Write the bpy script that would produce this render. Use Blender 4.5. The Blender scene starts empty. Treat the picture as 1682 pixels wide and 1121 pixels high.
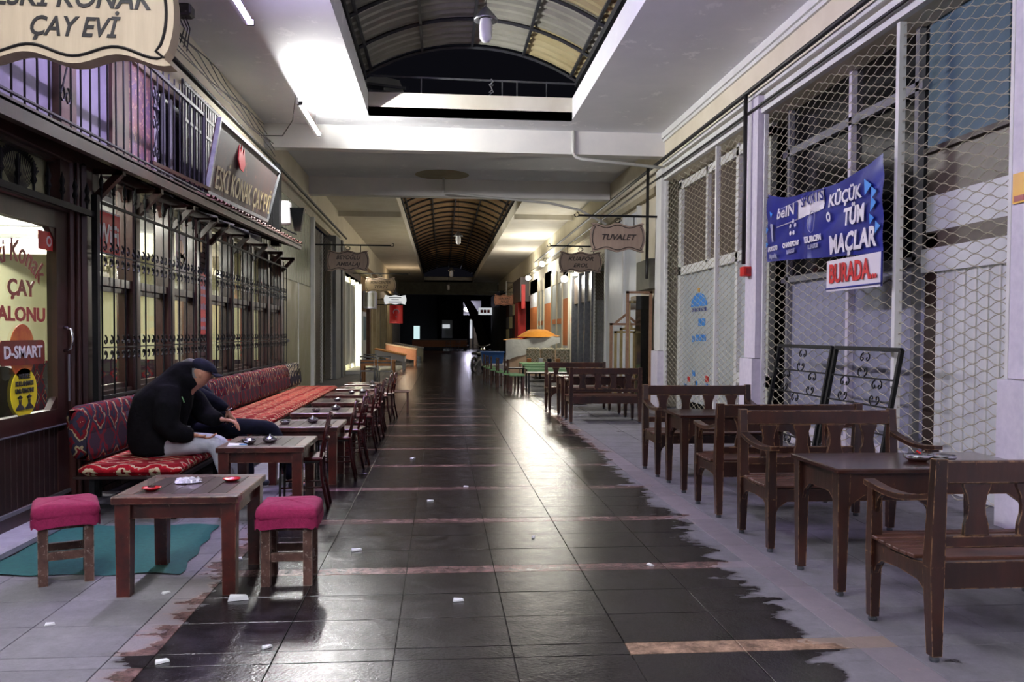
import bpy, math, random
from mathutils import Vector, Matrix
R = random.Random(7)
PI = math.pi
sc = bpy.context.scene
COL = sc.collection

# ---------------------------------------------------------------- camera
F, PPX, HCAM = 1357.0, 841.0, 1.55
PITCH, ROLL, VPX, VPY = math.radians(1.6), 0.006, 725.0, 548.0
YAW = math.atan((PPX - VPX) / F * math.cos(PITCH))
PPY = VPY + F * math.tan(PITCH)
fwd = Vector((math.sin(YAW) * math.cos(PITCH), math.cos(YAW) * math.cos(PITCH), -math.sin(PITCH)))
rgt = Vector((math.cos(YAW), -math.sin(YAW), 0))
upv = rgt.cross(fwd)
r2 = rgt * math.cos(ROLL) + upv * math.sin(ROLL)
u2 = upv * math.cos(ROLL) - rgt * math.sin(ROLL)
cam = bpy.data.cameras.new('camera')
cam.sensor_fit = 'HORIZONTAL'
cam.sensor_width = 36
cam.lens = F * 36 / 1682
cam.shift_y = (PPY - 560.5) / 1682
cam.clip_end = 400
co = bpy.data.objects.new('camera', cam)
COL.objects.link(co)
m = Matrix((r2, u2, -fwd)).transposed().to_4x4()
m.translation = (0, 0, HCAM)
co.matrix_world = m
sc.camera = co

# ---------------------------------------------------------------- night sky, exposure
w = bpy.data.worlds.new('night_sky')
sc.world = w
w.use_nodes = True
w.node_tree.nodes['Background'].inputs[0].default_value = (0.004, 0.004, 0.006, 1)
w.node_tree.nodes['Background'].inputs[1].default_value = 0.25
vs = sc.view_settings
vs.view_transform = 'Standard'
vs.look = 'None'
vs.exposure = 1.75
vs.gamma = 1
vs.use_curve_mapping = False
TUBE_POWER = 260.0
TUBE_WHITE = (1.0, 0.985, 0.95)
TUBE_VIOLET = (0.66, 0.54, 1.0)
TUBE_COOL = (0.93, 0.92, 1.0)

# ---------------------------------------------------------------- materials
MATS = {}
def _n(nt, t, **k):
    n = nt.nodes.new(t)
    for a, b in k.items():
        setattr(n, a, b)
    return n
def hexc(h):
    h = h.lstrip('#')
    c = [int(h[i:i + 2], 16) / 255 for i in (0, 2, 4)]
    return tuple(x / 12.92 if x <= 0.04045 else ((x + 0.055) / 1.055) ** 2.4 for x in c) + (1,)
def mat(name, c1, c2=None, scale=4, rough=0.6, metal=0, bump=0, chips=None, chip_t=0.66, stretch=(1, 1, 1),
        emit=None, es=1.0, spec=0.5, alpha=1, rnd=0, coat=0, bscale=None, rough2=None, edge=None):
    if name in MATS:
        return MATS[name]
    M = bpy.data.materials.new(name)
    MATS[name] = M
    M.use_nodes = True
    nt = M.node_tree
    b = nt.nodes['Principled BSDF']
    L = nt.links.new
    c1 = hexc(c1) if isinstance(c1, str) else tuple(c1) + (1,)
    b.inputs['Base Color'].default_value = c1
    b.inputs['Roughness'].default_value = rough
    b.inputs['Metallic'].default_value = metal
    b.inputs['Specular IOR Level'].default_value = spec
    b.inputs['Coat Weight'].default_value = coat
    b.inputs['Coat Roughness'].default_value = 0.15
    if emit:
        b.inputs['Emission Color'].default_value = hexc(emit) if isinstance(emit, str) else tuple(emit) + (1,)
        b.inputs['Emission Strength'].default_value = es
    if c2 is None and not chips and not bump:
        return M
    tc = _n(nt, 'ShaderNodeTexCoord')
    mp = _n(nt, 'ShaderNodeMapping')
    mp.inputs['Scale'].default_value = stretch
    L(tc.outputs['Object'], mp.inputs[0])
    no = _n(nt, 'ShaderNodeTexNoise')
    no.inputs['Scale'].default_value = scale
    no.inputs['Detail'].default_value = 5
    no.inputs['Roughness'].default_value = 0.62
    L(mp.outputs[0], no.inputs['Vector'])
    if rnd:
        oi = _n(nt, 'ShaderNodeObjectInfo')
        ad = _n(nt, 'ShaderNodeVectorMath', operation='MULTIPLY_ADD')
        cx = _n(nt, 'ShaderNodeCombineXYZ')
        L(oi.outputs['Random'], cx.inputs[0]); L(oi.outputs['Random'], cx.inputs[1])
        ad.inputs[1].default_value = (37, 53, 0)
        L(cx.outputs[0], ad.inputs[0]); L(mp.outputs[0], ad.inputs[2])
        L(ad.outputs[0], no.inputs['Vector'])
    out = None
    if c2 is not None:
        c2 = hexc(c2) if isinstance(c2, str) else tuple(c2) + (1,)
        rp = _n(nt, 'ShaderNodeValToRGB')
        rp.color_ramp.elements[0].position = 0.34
        rp.color_ramp.elements[1].position = 0.68
        rp.color_ramp.elements[0].color = c1
        rp.color_ramp.elements[1].color = c2
        L(no.outputs['Fac'], rp.inputs[0])
        out = rp.outputs[0]
    if rnd and out:
        mx = _n(nt, 'ShaderNodeMix', data_type='RGBA', blend_type='MULTIPLY')
        mr = _n(nt, 'ShaderNodeMapRange')
        mr.inputs['To Min'].default_value = 1 - rnd
        mr.inputs['To Max'].default_value = 1 + rnd
        L(oi.outputs['Random'], mr.inputs[0])
        mx.inputs[0].default_value = 1
        L(out, mx.inputs[6]); L(mr.outputs[0], mx.inputs[7])
        out = mx.outputs[2]
    if chips:
        n2 = _n(nt, 'ShaderNodeTexNoise')
        n2.inputs['Scale'].default_value = scale * 3.1
        n2.inputs['Detail'].default_value = 6
        n2.inputs['Roughness'].default_value = 0.75
        L(mp.outputs[0], n2.inputs['Vector'])
        r3 = _n(nt, 'ShaderNodeValToRGB')
        r3.color_ramp.elements[0].position = chip_t
        r3.color_ramp.elements[1].position = chip_t + 0.035
        r3.color_ramp.elements[0].color = (0, 0, 0, 1)
        L(n2.outputs['Fac'], r3.inputs[0])
        m2 = _n(nt, 'ShaderNodeMix', data_type='RGBA')
        L(r3.outputs[0], m2.inputs[0])
        if out:
            L(out, m2.inputs[6])
        else:
            m2.inputs[6].default_value = c1
        m2.inputs[7].default_value = hexc(chips)
        out = m2.outputs[2]
    if edge:
        bv = _n(nt, 'ShaderNodeBevel'); bv.samples = 4; bv.inputs['Radius'].default_value = 0.009
        ge = _n(nt, 'ShaderNodeNewGeometry')
        dt = _n(nt, 'ShaderNodeVectorMath', operation='DOT_PRODUCT'); L(bv.outputs[0], dt.inputs[0]); L(ge.outputs['Normal'], dt.inputs[1])
        n4 = _n(nt, 'ShaderNodeTexNoise'); n4.inputs['Scale'].default_value = 16; n4.inputs['Detail'].default_value = 6; n4.inputs['Roughness'].default_value = 0.7
        L(tc.outputs['Object'], n4.inputs['Vector'])
        r5 = _n(nt, 'ShaderNodeMapRange'); r5.inputs['From Min'].default_value = 0.985; r5.inputs['From Max'].default_value = 0.93
        L(dt.outputs['Value'], r5.inputs[0])
        r6 = _n(nt, 'ShaderNodeMapRange'); r6.inputs['From Min'].default_value = 0.44; r6.inputs['From Max'].default_value = 0.56
        L(n4.outputs['Fac'], r6.inputs[0])
        mm_ = _n(nt, 'ShaderNodeMath', operation='MULTIPLY'); L(r5.outputs[0], mm_.inputs[0]); L(r6.outputs[0], mm_.inputs[1])
        m5 = _n(nt, 'ShaderNodeMix', data_type='RGBA'); L(mm_.outputs[0], m5.inputs[0])
        if out: L(out, m5.inputs[6])
        else: m5.inputs[6].default_value = c1
        m5.inputs[7].default_value = hexc(edge)
        out = m5.outputs[2]
    if out:
        L(out, b.inputs['Base Color'])
    if rough2 is not None:
        mr = _n(nt, 'ShaderNodeMapRange')
        mr.inputs['From Min'].default_value = 0.35
        mr.inputs['From Max'].default_value = 0.65
        mr.inputs['To Min'].default_value = rough
        mr.inputs['To Max'].default_value = rough2
        L(no.outputs['Fac'], mr.inputs[0]); L(mr.outputs[0], b.inputs['Roughness'])
    if bump:
        n3 = _n(nt, 'ShaderNodeTexNoise')
        n3.inputs['Scale'].default_value = bscale or scale * 6
        n3.inputs['Detail'].default_value = 4
        L(mp.outputs[0], n3.inputs['Vector'])
        bp = _n(nt, 'ShaderNodeBump')
        bp.inputs['Strength'].default_value = min(1, bump)
        bp.inputs['Distance'].default_value = 0.02 * bump
        L(n3.outputs['Fac'], bp.inputs['Height'])
        L(bp.outputs[0], b.inputs['Normal'])
    return M

def floor_mat(name, dry, dry2, wet, strip=False):
    """stone that is dark and shiny where the corridor was washed down (mask in world metres)"""
    M = bpy.data.materials.new(name); MATS[name] = M
    M.use_nodes = True
    nt = M.node_tree; L = nt.links.new
    b = nt.nodes['Principled BSDF']
    g = _n(nt, 'ShaderNodeNewGeometry')
    sp = _n(nt, 'ShaderNodeSeparateXYZ'); L(g.outputs['Position'], sp.inputs[0])
    def noise(sc_, det, vec=None, rgh=0.6):
        t = _n(nt, 'ShaderNodeTexNoise'); t.inputs['Scale'].default_value = sc_
        t.inputs['Detail'].default_value = det; t.inputs['Roughness'].default_value = rgh
        L(vec or g.outputs['Position'], t.inputs['Vector']); return t.outputs['Fac']
    def mth(op, a, b_, c=None, clamp=False):
        t = _n(nt, 'ShaderNodeMath', operation=op); t.use_clamp = clamp
        for i, x in enumerate((a, b_, c)):
            if x is None: continue
            if isinstance(x, (int, float)): t.inputs[i].default_value = x
            else: L(x, t.inputs[i])
        return t.outputs[0]
    mpp = _n(nt, 'ShaderNodeMapping'); mpp.inputs['Scale'].default_value = (1, 2.2, 1)
    L(g.outputs['Position'], mpp.inputs[0])
    edge = mth('ADD', mth('MULTIPLY', mth('SUBTRACT', noise(1.6, 2), 0.5), 0.55),
               mth('MULTIPLY', mth('SUBTRACT', noise(3.2, 4, mpp.outputs[0], 0.6), 0.5), 0.75))
    cen = mth('ADD', 0.22, mth('MULTIPLY', mth('SUBTRACT', sp.outputs[1], 5), 0.012))
    half = mth('ADD', 1.72, mth('MULTIPLY', mth('SUBTRACT', sp.outputs[1], 5), 0.018))
    d = mth('SUBTRACT', half, mth('ABSOLUTE', mth('SUBTRACT', sp.outputs[0], cen), 0))
    wetm = mth('MULTIPLY', mth('ADD', d, edge), 14, None, True)
    # small dark splashes out on the dry part
    spl = mth('MULTIPLY', mth('SUBTRACT', noise(2.3, 5, mpp.outputs[0], 0.62), 0.655), 30, None, True)
    wetm = mth('MAXIMUM', wetm, mth('MULTIPLY', spl, 0.85))
    # drying towards the far end
    oi = _n(nt, 'ShaderNodeObjectInfo')
    r1 = _n(nt, 'ShaderNodeValToRGB'); r1.color_ramp.elements[0].position = 0.3; r1.color_ramp.elements[1].position = 0.7
    r1.color_ramp.elements[0].color = hexc(dry); r1.color_ramp.elements[1].color = hexc(dry2)
    L(noise(3.0, 12, None, 0.85), r1.inputs[0])
    tone = _n(nt, 'ShaderNodeMix', data_type='RGBA', blend_type='MULTIPLY'); tone.inputs[0].default_value = 1
    mr = _n(nt, 'ShaderNodeMapRange'); mr.inputs['To Min'].default_value = 0.86; mr.inputs['To Max'].default_value = 1.08
    L(oi.outputs['Random'], mr.inputs[0]); L(r1.outputs[0], tone.inputs[6]); L(mr.outputs[0], tone.inputs[7])
    # scuffs
    r4 = _n(nt, 'ShaderNodeValToRGB'); r4.color_ramp.elements[0].position = 0.42; r4.color_ramp.elements[1].position = 0.68
    wc = hexc(wet); r4.color_ramp.elements[0].color = wc; r4.color_ramp.elements[1].color = tuple(min(1, x * 4.2) for x in wc[:3]) + (1,)
    L(noise(7, 12, None, 0.8), r4.inputs[0])
    mx = _n(nt, 'ShaderNodeMix', data_type='RGBA')
    L(wetm, mx.inputs[0]); L(tone.outputs[2], mx.inputs[6]); L(r4.outputs[0], mx.inputs[7])
    L(mx.outputs[2], b.inputs['Base Color'])
    ro = mth('ADD', mth('MULTIPLY', wetm, -0.52), 0.72)
    ro = mth('ADD', ro, mth('MULTIPLY', mth('SUBTRACT', noise(7, 5), 0.5), 0.28))
    L(ro, b.inputs['Roughness'])
    b.inputs['Specular IOR Level'].default_value = 0.5
    bp = _n(nt, 'ShaderNodeBump'); bp.inputs['Strength'].default_value = 0.5; bp.inputs['Distance'].default_value = 0.0038
    L(mth('ADD', mth('ADD', noise(60, 3), mth('MULTIPLY', noise(150, 2), 0.25)), mth('MULTIPLY', noise(6, 3), 2.0)), bp.inputs['Height'])
    L(bp.outputs[0], b.inputs['Normal'])
    return M
floor_mat('paving stone', '#59575c', '#807e84', '#131012')
floor_mat('red strip stone', '#706970', '#827a7e', '#4a3836')

floor_mat('ochre strip stone', '#75665e', '#85766c', '#665244')

def kilim(name, ring, size=(0.34, 0.34, 0.34), jag=0.02, rot=0):
    M = bpy.data.materials.new(name); MATS[name] = M
    M.use_nodes = True
    nt = M.node_tree; L = nt.links.new
    b = nt.nodes['Principled BSDF']; b.inputs['Roughness'].default_value = 0.95
    b.inputs['Specular IOR Level'].default_value = 0.1
    tc = _n(nt, 'ShaderNodeTexCoord')
    mp = _n(nt, 'ShaderNodeMapping'); mp.inputs['Scale'].default_value = tuple(1 / s for s in size)
    L(tc.outputs['Object'], mp.inputs[0])
    v = _n(nt, 'ShaderNodeTexVoronoi'); v.distance = 'MANHATTAN'; v.inputs['Randomness'].default_value = 0.0
    v.inputs['Scale'].default_value = 1
    wn = _n(nt, 'ShaderNodeTexVoronoi'); wn.distance = 'CHEBYCHEV'; wn.inputs['Scale'].default_value = 5.0; wn.inputs['Randomness'].default_value = 0.6
    L(mp.outputs[0], wn.inputs['Vector'])
    md = _n(nt, 'ShaderNodeMath', operation='MULTIPLY_ADD'); md.inputs[1].default_value = 0.3
    L(mp.outputs[0], v.inputs['Vector'])
    L(wn.outputs['Distance'], md.inputs[0]); L(v.outputs['Distance'], md.inputs[2])
    rp = _n(nt, 'ShaderNodeValToRGB'); rp.color_ramp.interpolation = 'CONSTANT'
    el = rp.color_ramp.elements
    el[0].position = 0; el[0].color = hexc(ring[0][1])
    el[1].position = ring[1][0]; el[1].color = hexc(ring[1][1])
    for p, c in ring[2:]:
        e = el.new(p); e.color = hexc(c)
    L(md.outputs[0], rp.inputs[0])
    L(rp.outputs[0], b.inputs['Base Color'])
    n3 = _n(nt, 'ShaderNodeTexNoise'); n3.inputs['Scale'].default_value = 120
    bp = _n(nt, 'ShaderNodeBump'); bp.inputs['Distance'].default_value = 0.004; bp.inputs['Strength'].default_value = 0.6
    L(tc.outputs['Object'], n3.inputs['Vector']); L(n3.outputs['Fac'], bp.inputs['Height']); L(bp.outputs[0], b.inputs['Normal'])
    return M
kilim('kilim back', [(0, '#a08a6c'), (0.14, '#5c1a22'), (0.28, '#2c2a38'), (0.44, '#6a1820'), (0.56, '#a0906e'), (0.61, '#33303e'), (0.76, '#6c1a22'), (0.9, '#382a34')], (0.3, 0.3, 0.36))
kilim('kilim seat', [(0, '#b8a888'), (0.2, '#6d1018'), (0.34, '#b8a888'), (0.5, '#8a1420'), (0.72, '#a01a24'), (0.84, '#b0a084'), (0.95, '#74121a')], (0.26, 0.17, 0.26))
kilim('kilim navy', [(0, '#3a2f3a'), (0.2, '#c4b89a'), (0.34, '#22222e'), (0.6, '#b7ab8e'), (0.7, '#22222e'), (0.9, '#2a2836')], (0.34, 0.34, 0.36))
kilim('floral cream', [(0, '#6f7a5a'), (0.18, '#cfc6ad'), (0.4, '#7d8368'), (0.55, '#d6cdb6'), (0.8, '#a59a7d')], (0.2, 0.2, 0.2))

W = lambda n: MATS[n]
mat('worn dark wood', '#1e0d08', '#3c1c10', 6, 0.36, chips='#86603c', chip_t=0.665, bump=0.25, rnd=0.15, stretch=(1, 1, 0.3), coat=0.25, edge='#a8835c')
mat('worn seat wood', '#3a1e14', '#5c3a2c', 9, 0.4, chips='#9c8a80', chip_t=0.66, bump=0.25, rnd=0.15, stretch=(0.3, 1, 1), coat=0.2)
mat('red brown wood', '#2a0c08', '#52180e', 7, 0.4, chips='#7a5a50', chip_t=0.64, bump=0.25, rnd=0.1, coat=0.25, edge='#8e6a58')
mat('scraped stool wood', '#3c241c', '#6a4a40', 8, 0.7, chips='#8a7a70', chip_t=0.58, bump=0.3, edge='#a09080')
mat('plank top wood', '#2a1a1c', '#3c272a', 10, 0.3, chips='#6f5a5a', chip_t=0.69, bump=0.2, rnd=0.2, stretch=(1, 0.25, 1), coat=0.2)
mat('facade wood', '#220e09', '#3a1a14', 5, 0.42, chips='#5a3c30', chip_t=0.72, bump=0.15, stretch=(1, 1, 0.3), coat=0.15)
mat('board wood', '#1c0d09', '#2c1610', 6, 0.5, bump=0.2, stretch=(1, 1, 0.2))
mat('pillar wood', '#3a241e', '#50342c', 5, 0.6, bump=0.2)
mat('white plaster', '#d2d2d0', '#dedcd8', 1.3, 0.75, bump=0.1, bscale=12, chips='#c2c0ba', chip_t=0.7)
mat('ceiling paint', '#d6d8dd', '#e2e3e7', 0.7, 0.7, bump=0.12, bscale=6, chips='#eeeff2', chip_t=0.6)
mat('stained white', '#cfc9ba', '#dedad0', 1.2, 0.75, chips='#b8a888', chip_t=0.68, stretch=(1, 1, 0.3))
mat('cream wall', '#cdc4ac', '#d8d0ba', 1.5, 0.8, bump=0.1)
mat('old cream wall', '#9a8f74', '#b0a68c', 1.5, 0.85, bump=0.1, chips='#7d705a', chip_t=0.7)
mat('far wall brown', '#7a6046', '#8f7558', 2, 0.85)
mat('lavender stone', '#c4bfcb', '#d2cdd6', 14, 0.6, bump=0.15, chips='#aaa6b0', chip_t=0.72)
mat('white trim', '#cfd0cc', '#dadbd7', 3, 0.55)
mat('grille steel', '#bdb9a4', '#a49c84', 20, 0.5, metal=0.35)
mat('grille steel rusty', '#8f8a7a', '#6d655a', 20, 0.55, metal=0.4)
mat('black iron', '#07080a', None, 10, 0.6, metal=0.0, spec=0.3, bump=0.3, bscale=120)
mat('violet lit iron', '#0c0b14', None, 10, 0.55, metal=0.0, bump=0.3, bscale=120)  # black iron with the violet tube light mixed into its colour
mat('pipe black', '#0e0d0d', '#1c1916', 5, 0.55)
mat('vault steel', '#15171c', '#22242a', 5, 0.5)
mat('roof sheet', '#77766c', '#8a897e', 1.5, 0.5, metal=0.1)
mat('roof sheet yellowed', '#94845a', '#a39a76', 1.2, 0.5, metal=0.1)
mat('roof sheet brown', '#7d5a40', '#8f7a58', 1, 0.55)
mat('glass dark', '#0a0b0c', None, rough=0.12)
mat('brick', '#34221e', '#4c322a', 20, 0.85, bump=0.3, rnd=0.25)
mat('mortar', '#7a736c', '#8f8880', 20, 0.9)
mat('pink fabric', '#7e1040', '#90184c', 60, 0.9, bump=0.3, bscale=300)
mat('chrome', '#c4c6cc', None, rough=0.16, metal=1)
mat('dull steel', '#9a9ca0', '#7f8288', 10, 0.4, metal=0.8)
mat('red plastic', '#c81420', None, rough=0.25)
mat('red chair paint', '#2a0506', '#4a0a0c', 30, 0.25, metal=0.3, coat=0.5)
mat('chair seat vinyl', '#3a0d0c', '#4a1412', 20, 0.35)
mat('green mat', '#124e4a', '#185c56', 30, 0.9, bump=0.3, bscale=200, chips='#6a8a84', chip_t=0.68)
mat('board beige', '#b3a48a', '#c2b49a', 5, 0.6, stretch=(3, 1, 0.3))
mat('board taupe', '#8d7a6c', '#9a8778', 5, 0.6, stretch=(3, 1, 0.3))
mat('ink', '#1c1a1c', None, rough=0.6)
mat('ink faded', '#2e2622', None, rough=0.6)
mat('navy vinyl', '#1c2272', '#222a86', 3, 0.28)
mat('print white', '#d6d2d6', None, rough=0.45)
mat('print grey', '#8f90a8', None, rough=0.45)
mat('print red', '#c01620', None, rough=0.45)
mat('print sky', '#2a86d8', None, rough=0.45)
mat('letter red', '#8e0f1c', None, rough=0.4)
mat('black cloth', '#07070a', '#0d0d12', 12, 0.95, bump=0.5, bscale=25, spec=0.15)
mat('navy cloth', '#0a0d1a', '#101426', 12, 0.9, bump=0.5, bscale=25, spec=0.2)
mat('pale cloth', '#a8acb8', '#b6bac4', 10, 0.85, bump=0.6, bscale=18, spec=0.2)
mat('skin', '#b07a62', '#bd8a72', 20, 0.55)
mat('shoe leather', '#1c1e28', '#33384a', 12, 0.4)
mat('interior cream', '#cdc8a0', '#d6d2ae', 2, 0.8)
mat('blue grey panel', '#3f5a66', '#4a6474', 2, 0.6)
mat('lavender papered glass', '#7d8092', '#9496a8', 6, 0.5, chips='#2c2c34', chip_t=0.64)
mat('white shutter', '#c9cdcc', '#d6d9d8', 3, 0.5)
mat('brown soot glass', '#4a4038', '#5e5348', 1.5, 0.4)
mat('frosted glass', '#a3aaac', '#b4babc', 2, 0.4)
mat('metal door', '#8f8c6c', '#9a9878', 2, 0.35, metal=0.25, rough2=0.6)
mat('corrugated panel', '#a8aa92', '#b6b8a0', 2, 0.5)
mat('grey green', '#5d5c50', '#6f6e60', 3, 0.7)
mat('orange panel', '#c8743c', '#d07e46', 4, 0.6)
mat('white panel', '#cfd4da', '#d9dde2', 4, 0.5)
mat('dark brown panel', '#2c1c18', '#38251f', 4, 0.5)
mat('bright red', '#d0140c', '#b8120c', 4, 0.5)
mat('green cloth', '#7fae7a', '#8cbc86', 8, 0.85)
mat('orange cloth', '#d08424', '#e09834', 5, 0.8, bump=0.5, bscale=12)
mat('white tarp', '#c4c4bc', '#d6d6ce', 3, 0.6, bump=0.8, bscale=7)
mat('beige board', '#c0a284', '#cbae92', 3, 0.7)
mat('blue crate', '#1c4c8c', '#225a9c', 4, 0.5)
mat('light oak', '#a8703c', '#b87c44', 6, 0.5, stretch=(0.3, 1, 1))
mat('counter salmon', '#a86a4c', '#b67a5a', 5, 0.6)
mat('grey paint', '#6f7072', '#7d7e80', 5, 0.6)
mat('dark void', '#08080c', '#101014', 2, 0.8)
mat('violet lit wall', '#6a6672', '#7a7682', 3, 0.7)  # grey wall, tinted as the violet tube lights it
mat('mural', '#8a5a4c', '#6f5a78', 4, 0.6, chips='#b8907a', chip_t=0.55)
mat('yellow sticker', '#d8c81c', None, rough=0.4)
mat('yellow sign', '#d8a01c', None, rough=0.4)
mat('roof tile clay', '#5c3f38', '#7a5a50', 10, 0.7, rnd=0.2)
mat('litter white', '#d8dadc', None, rough=0.6)
mat('foil', '#c8c8d0', None, rough=0.3, metal=0.9, bump=1.0, bscale=60)
mat('cable', '#1c1618', None, rough=0.6)
mat('pvc white', '#c4c4c0', None, rough=0.4)
mat('concrete kerb', '#8f8c98', '#a3a0ac', 6, 0.8, bump=0.3)
mat('trim aluminium', '#8f9098', None, rough=0.35, metal=0.6)
mat('tea', '#3a0d04', None, rough=0.1)
mat('rubber', '#3c4048', None, rough=0.6)
mat('logo amber', '#a83a14', '#c8742c', 8, 0.35)
mat('logo dark red', '#7a0e0c', '#5c0a0a', 8, 0.35)
mat('billboard', '#3a1c12', '#241a1e', 1.6, 0.6, chips='#6a3a2c', chip_t=0.62)
mat('gold letters', '#7d6e44', None, rough=0.4)
mat('frame rust', '#8a6a54', '#a08068', 12, 0.5, metal=0.4)
mat('frame brass', '#a8986a', '#b8a87c', 12, 0.4, metal=0.5)
mat('bark', '#14100e', '#221a16', 8, 0.9)
mat('plastic grey', '#9c9ca0', None, rough=0.5)
mat('lamp tube white', '#ffffff', emit=TUBE_WHITE, es=TUBE_POWER * 1.3)
mat('lamp tube cool', '#ffffff', emit=TUBE_COOL, es=TUBE_POWER * 0.62)
mat('lamp tube violet', '#ffffff', emit=TUBE_VIOLET, es=TUBE_POWER * 0.8)
mat('interior tube', '#ffffff', emit=(1, 0.98, 0.9), es=110)
mat('lamp globe lit', '#ffffff', emit=(1.0, 0.98, 0.92), es=22)
mat('globe off', '#d8d8dc', None, rough=0.3)
mat('lit sign white', '#e8ecec', emit=(0.9, 0.95, 1), es=0.16)
mat('lit doorway', '#cfe8e8', emit=(0.7, 0.95, 0.95), es=0.25)
mat('lit shop glow', '#fff6dc', emit=(1, 0.96, 0.8), es=1.3)
mat('far lamp', '#ffffff', emit=(0.9, 0.85, 1), es=1.2)

def glass_mat():
    M = bpy.data.materials.new('window glass'); MATS['window glass'] = M
    M.use_nodes = True
    nt = M.node_tree; L = nt.links.new
    nt.nodes.remove(nt.nodes['Principled BSDF'])
    t = _n(nt, 'ShaderNodeBsdfTransparent'); t.inputs[0].default_value = (0.93, 0.95, 0.94, 1)
    g = _n(nt, 'ShaderNodeBsdfGlossy'); g.inputs['Roughness'].default_value = 0.03
    fr = _n(nt, 'ShaderNodeFresnel'); fr.inputs[0].default_value = 1.45
    mx = _n(nt, 'ShaderNodeMixShader')
    ge = _n(nt, 'ShaderNodeNewGeometry'); iv = _n(nt, 'ShaderNodeMath', operation='SUBTRACT'); iv.inputs[0].default_value = 1
    mu = _n(nt, 'ShaderNodeMath', operation='MULTIPLY'); L(ge.outputs['Backfacing'], iv.inputs[1]); L(iv.outputs[0], mu.inputs[0]); L(fr.outputs[0], mu.inputs[1])
    L(mu.outputs[0], mx.inputs[0]); L(t.outputs[0], mx.inputs[1]); L(g.outputs[0], mx.inputs[2])
    L(mx.outputs[0], nt.nodes['Material Output'].inputs[0])
glass_mat()

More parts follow.
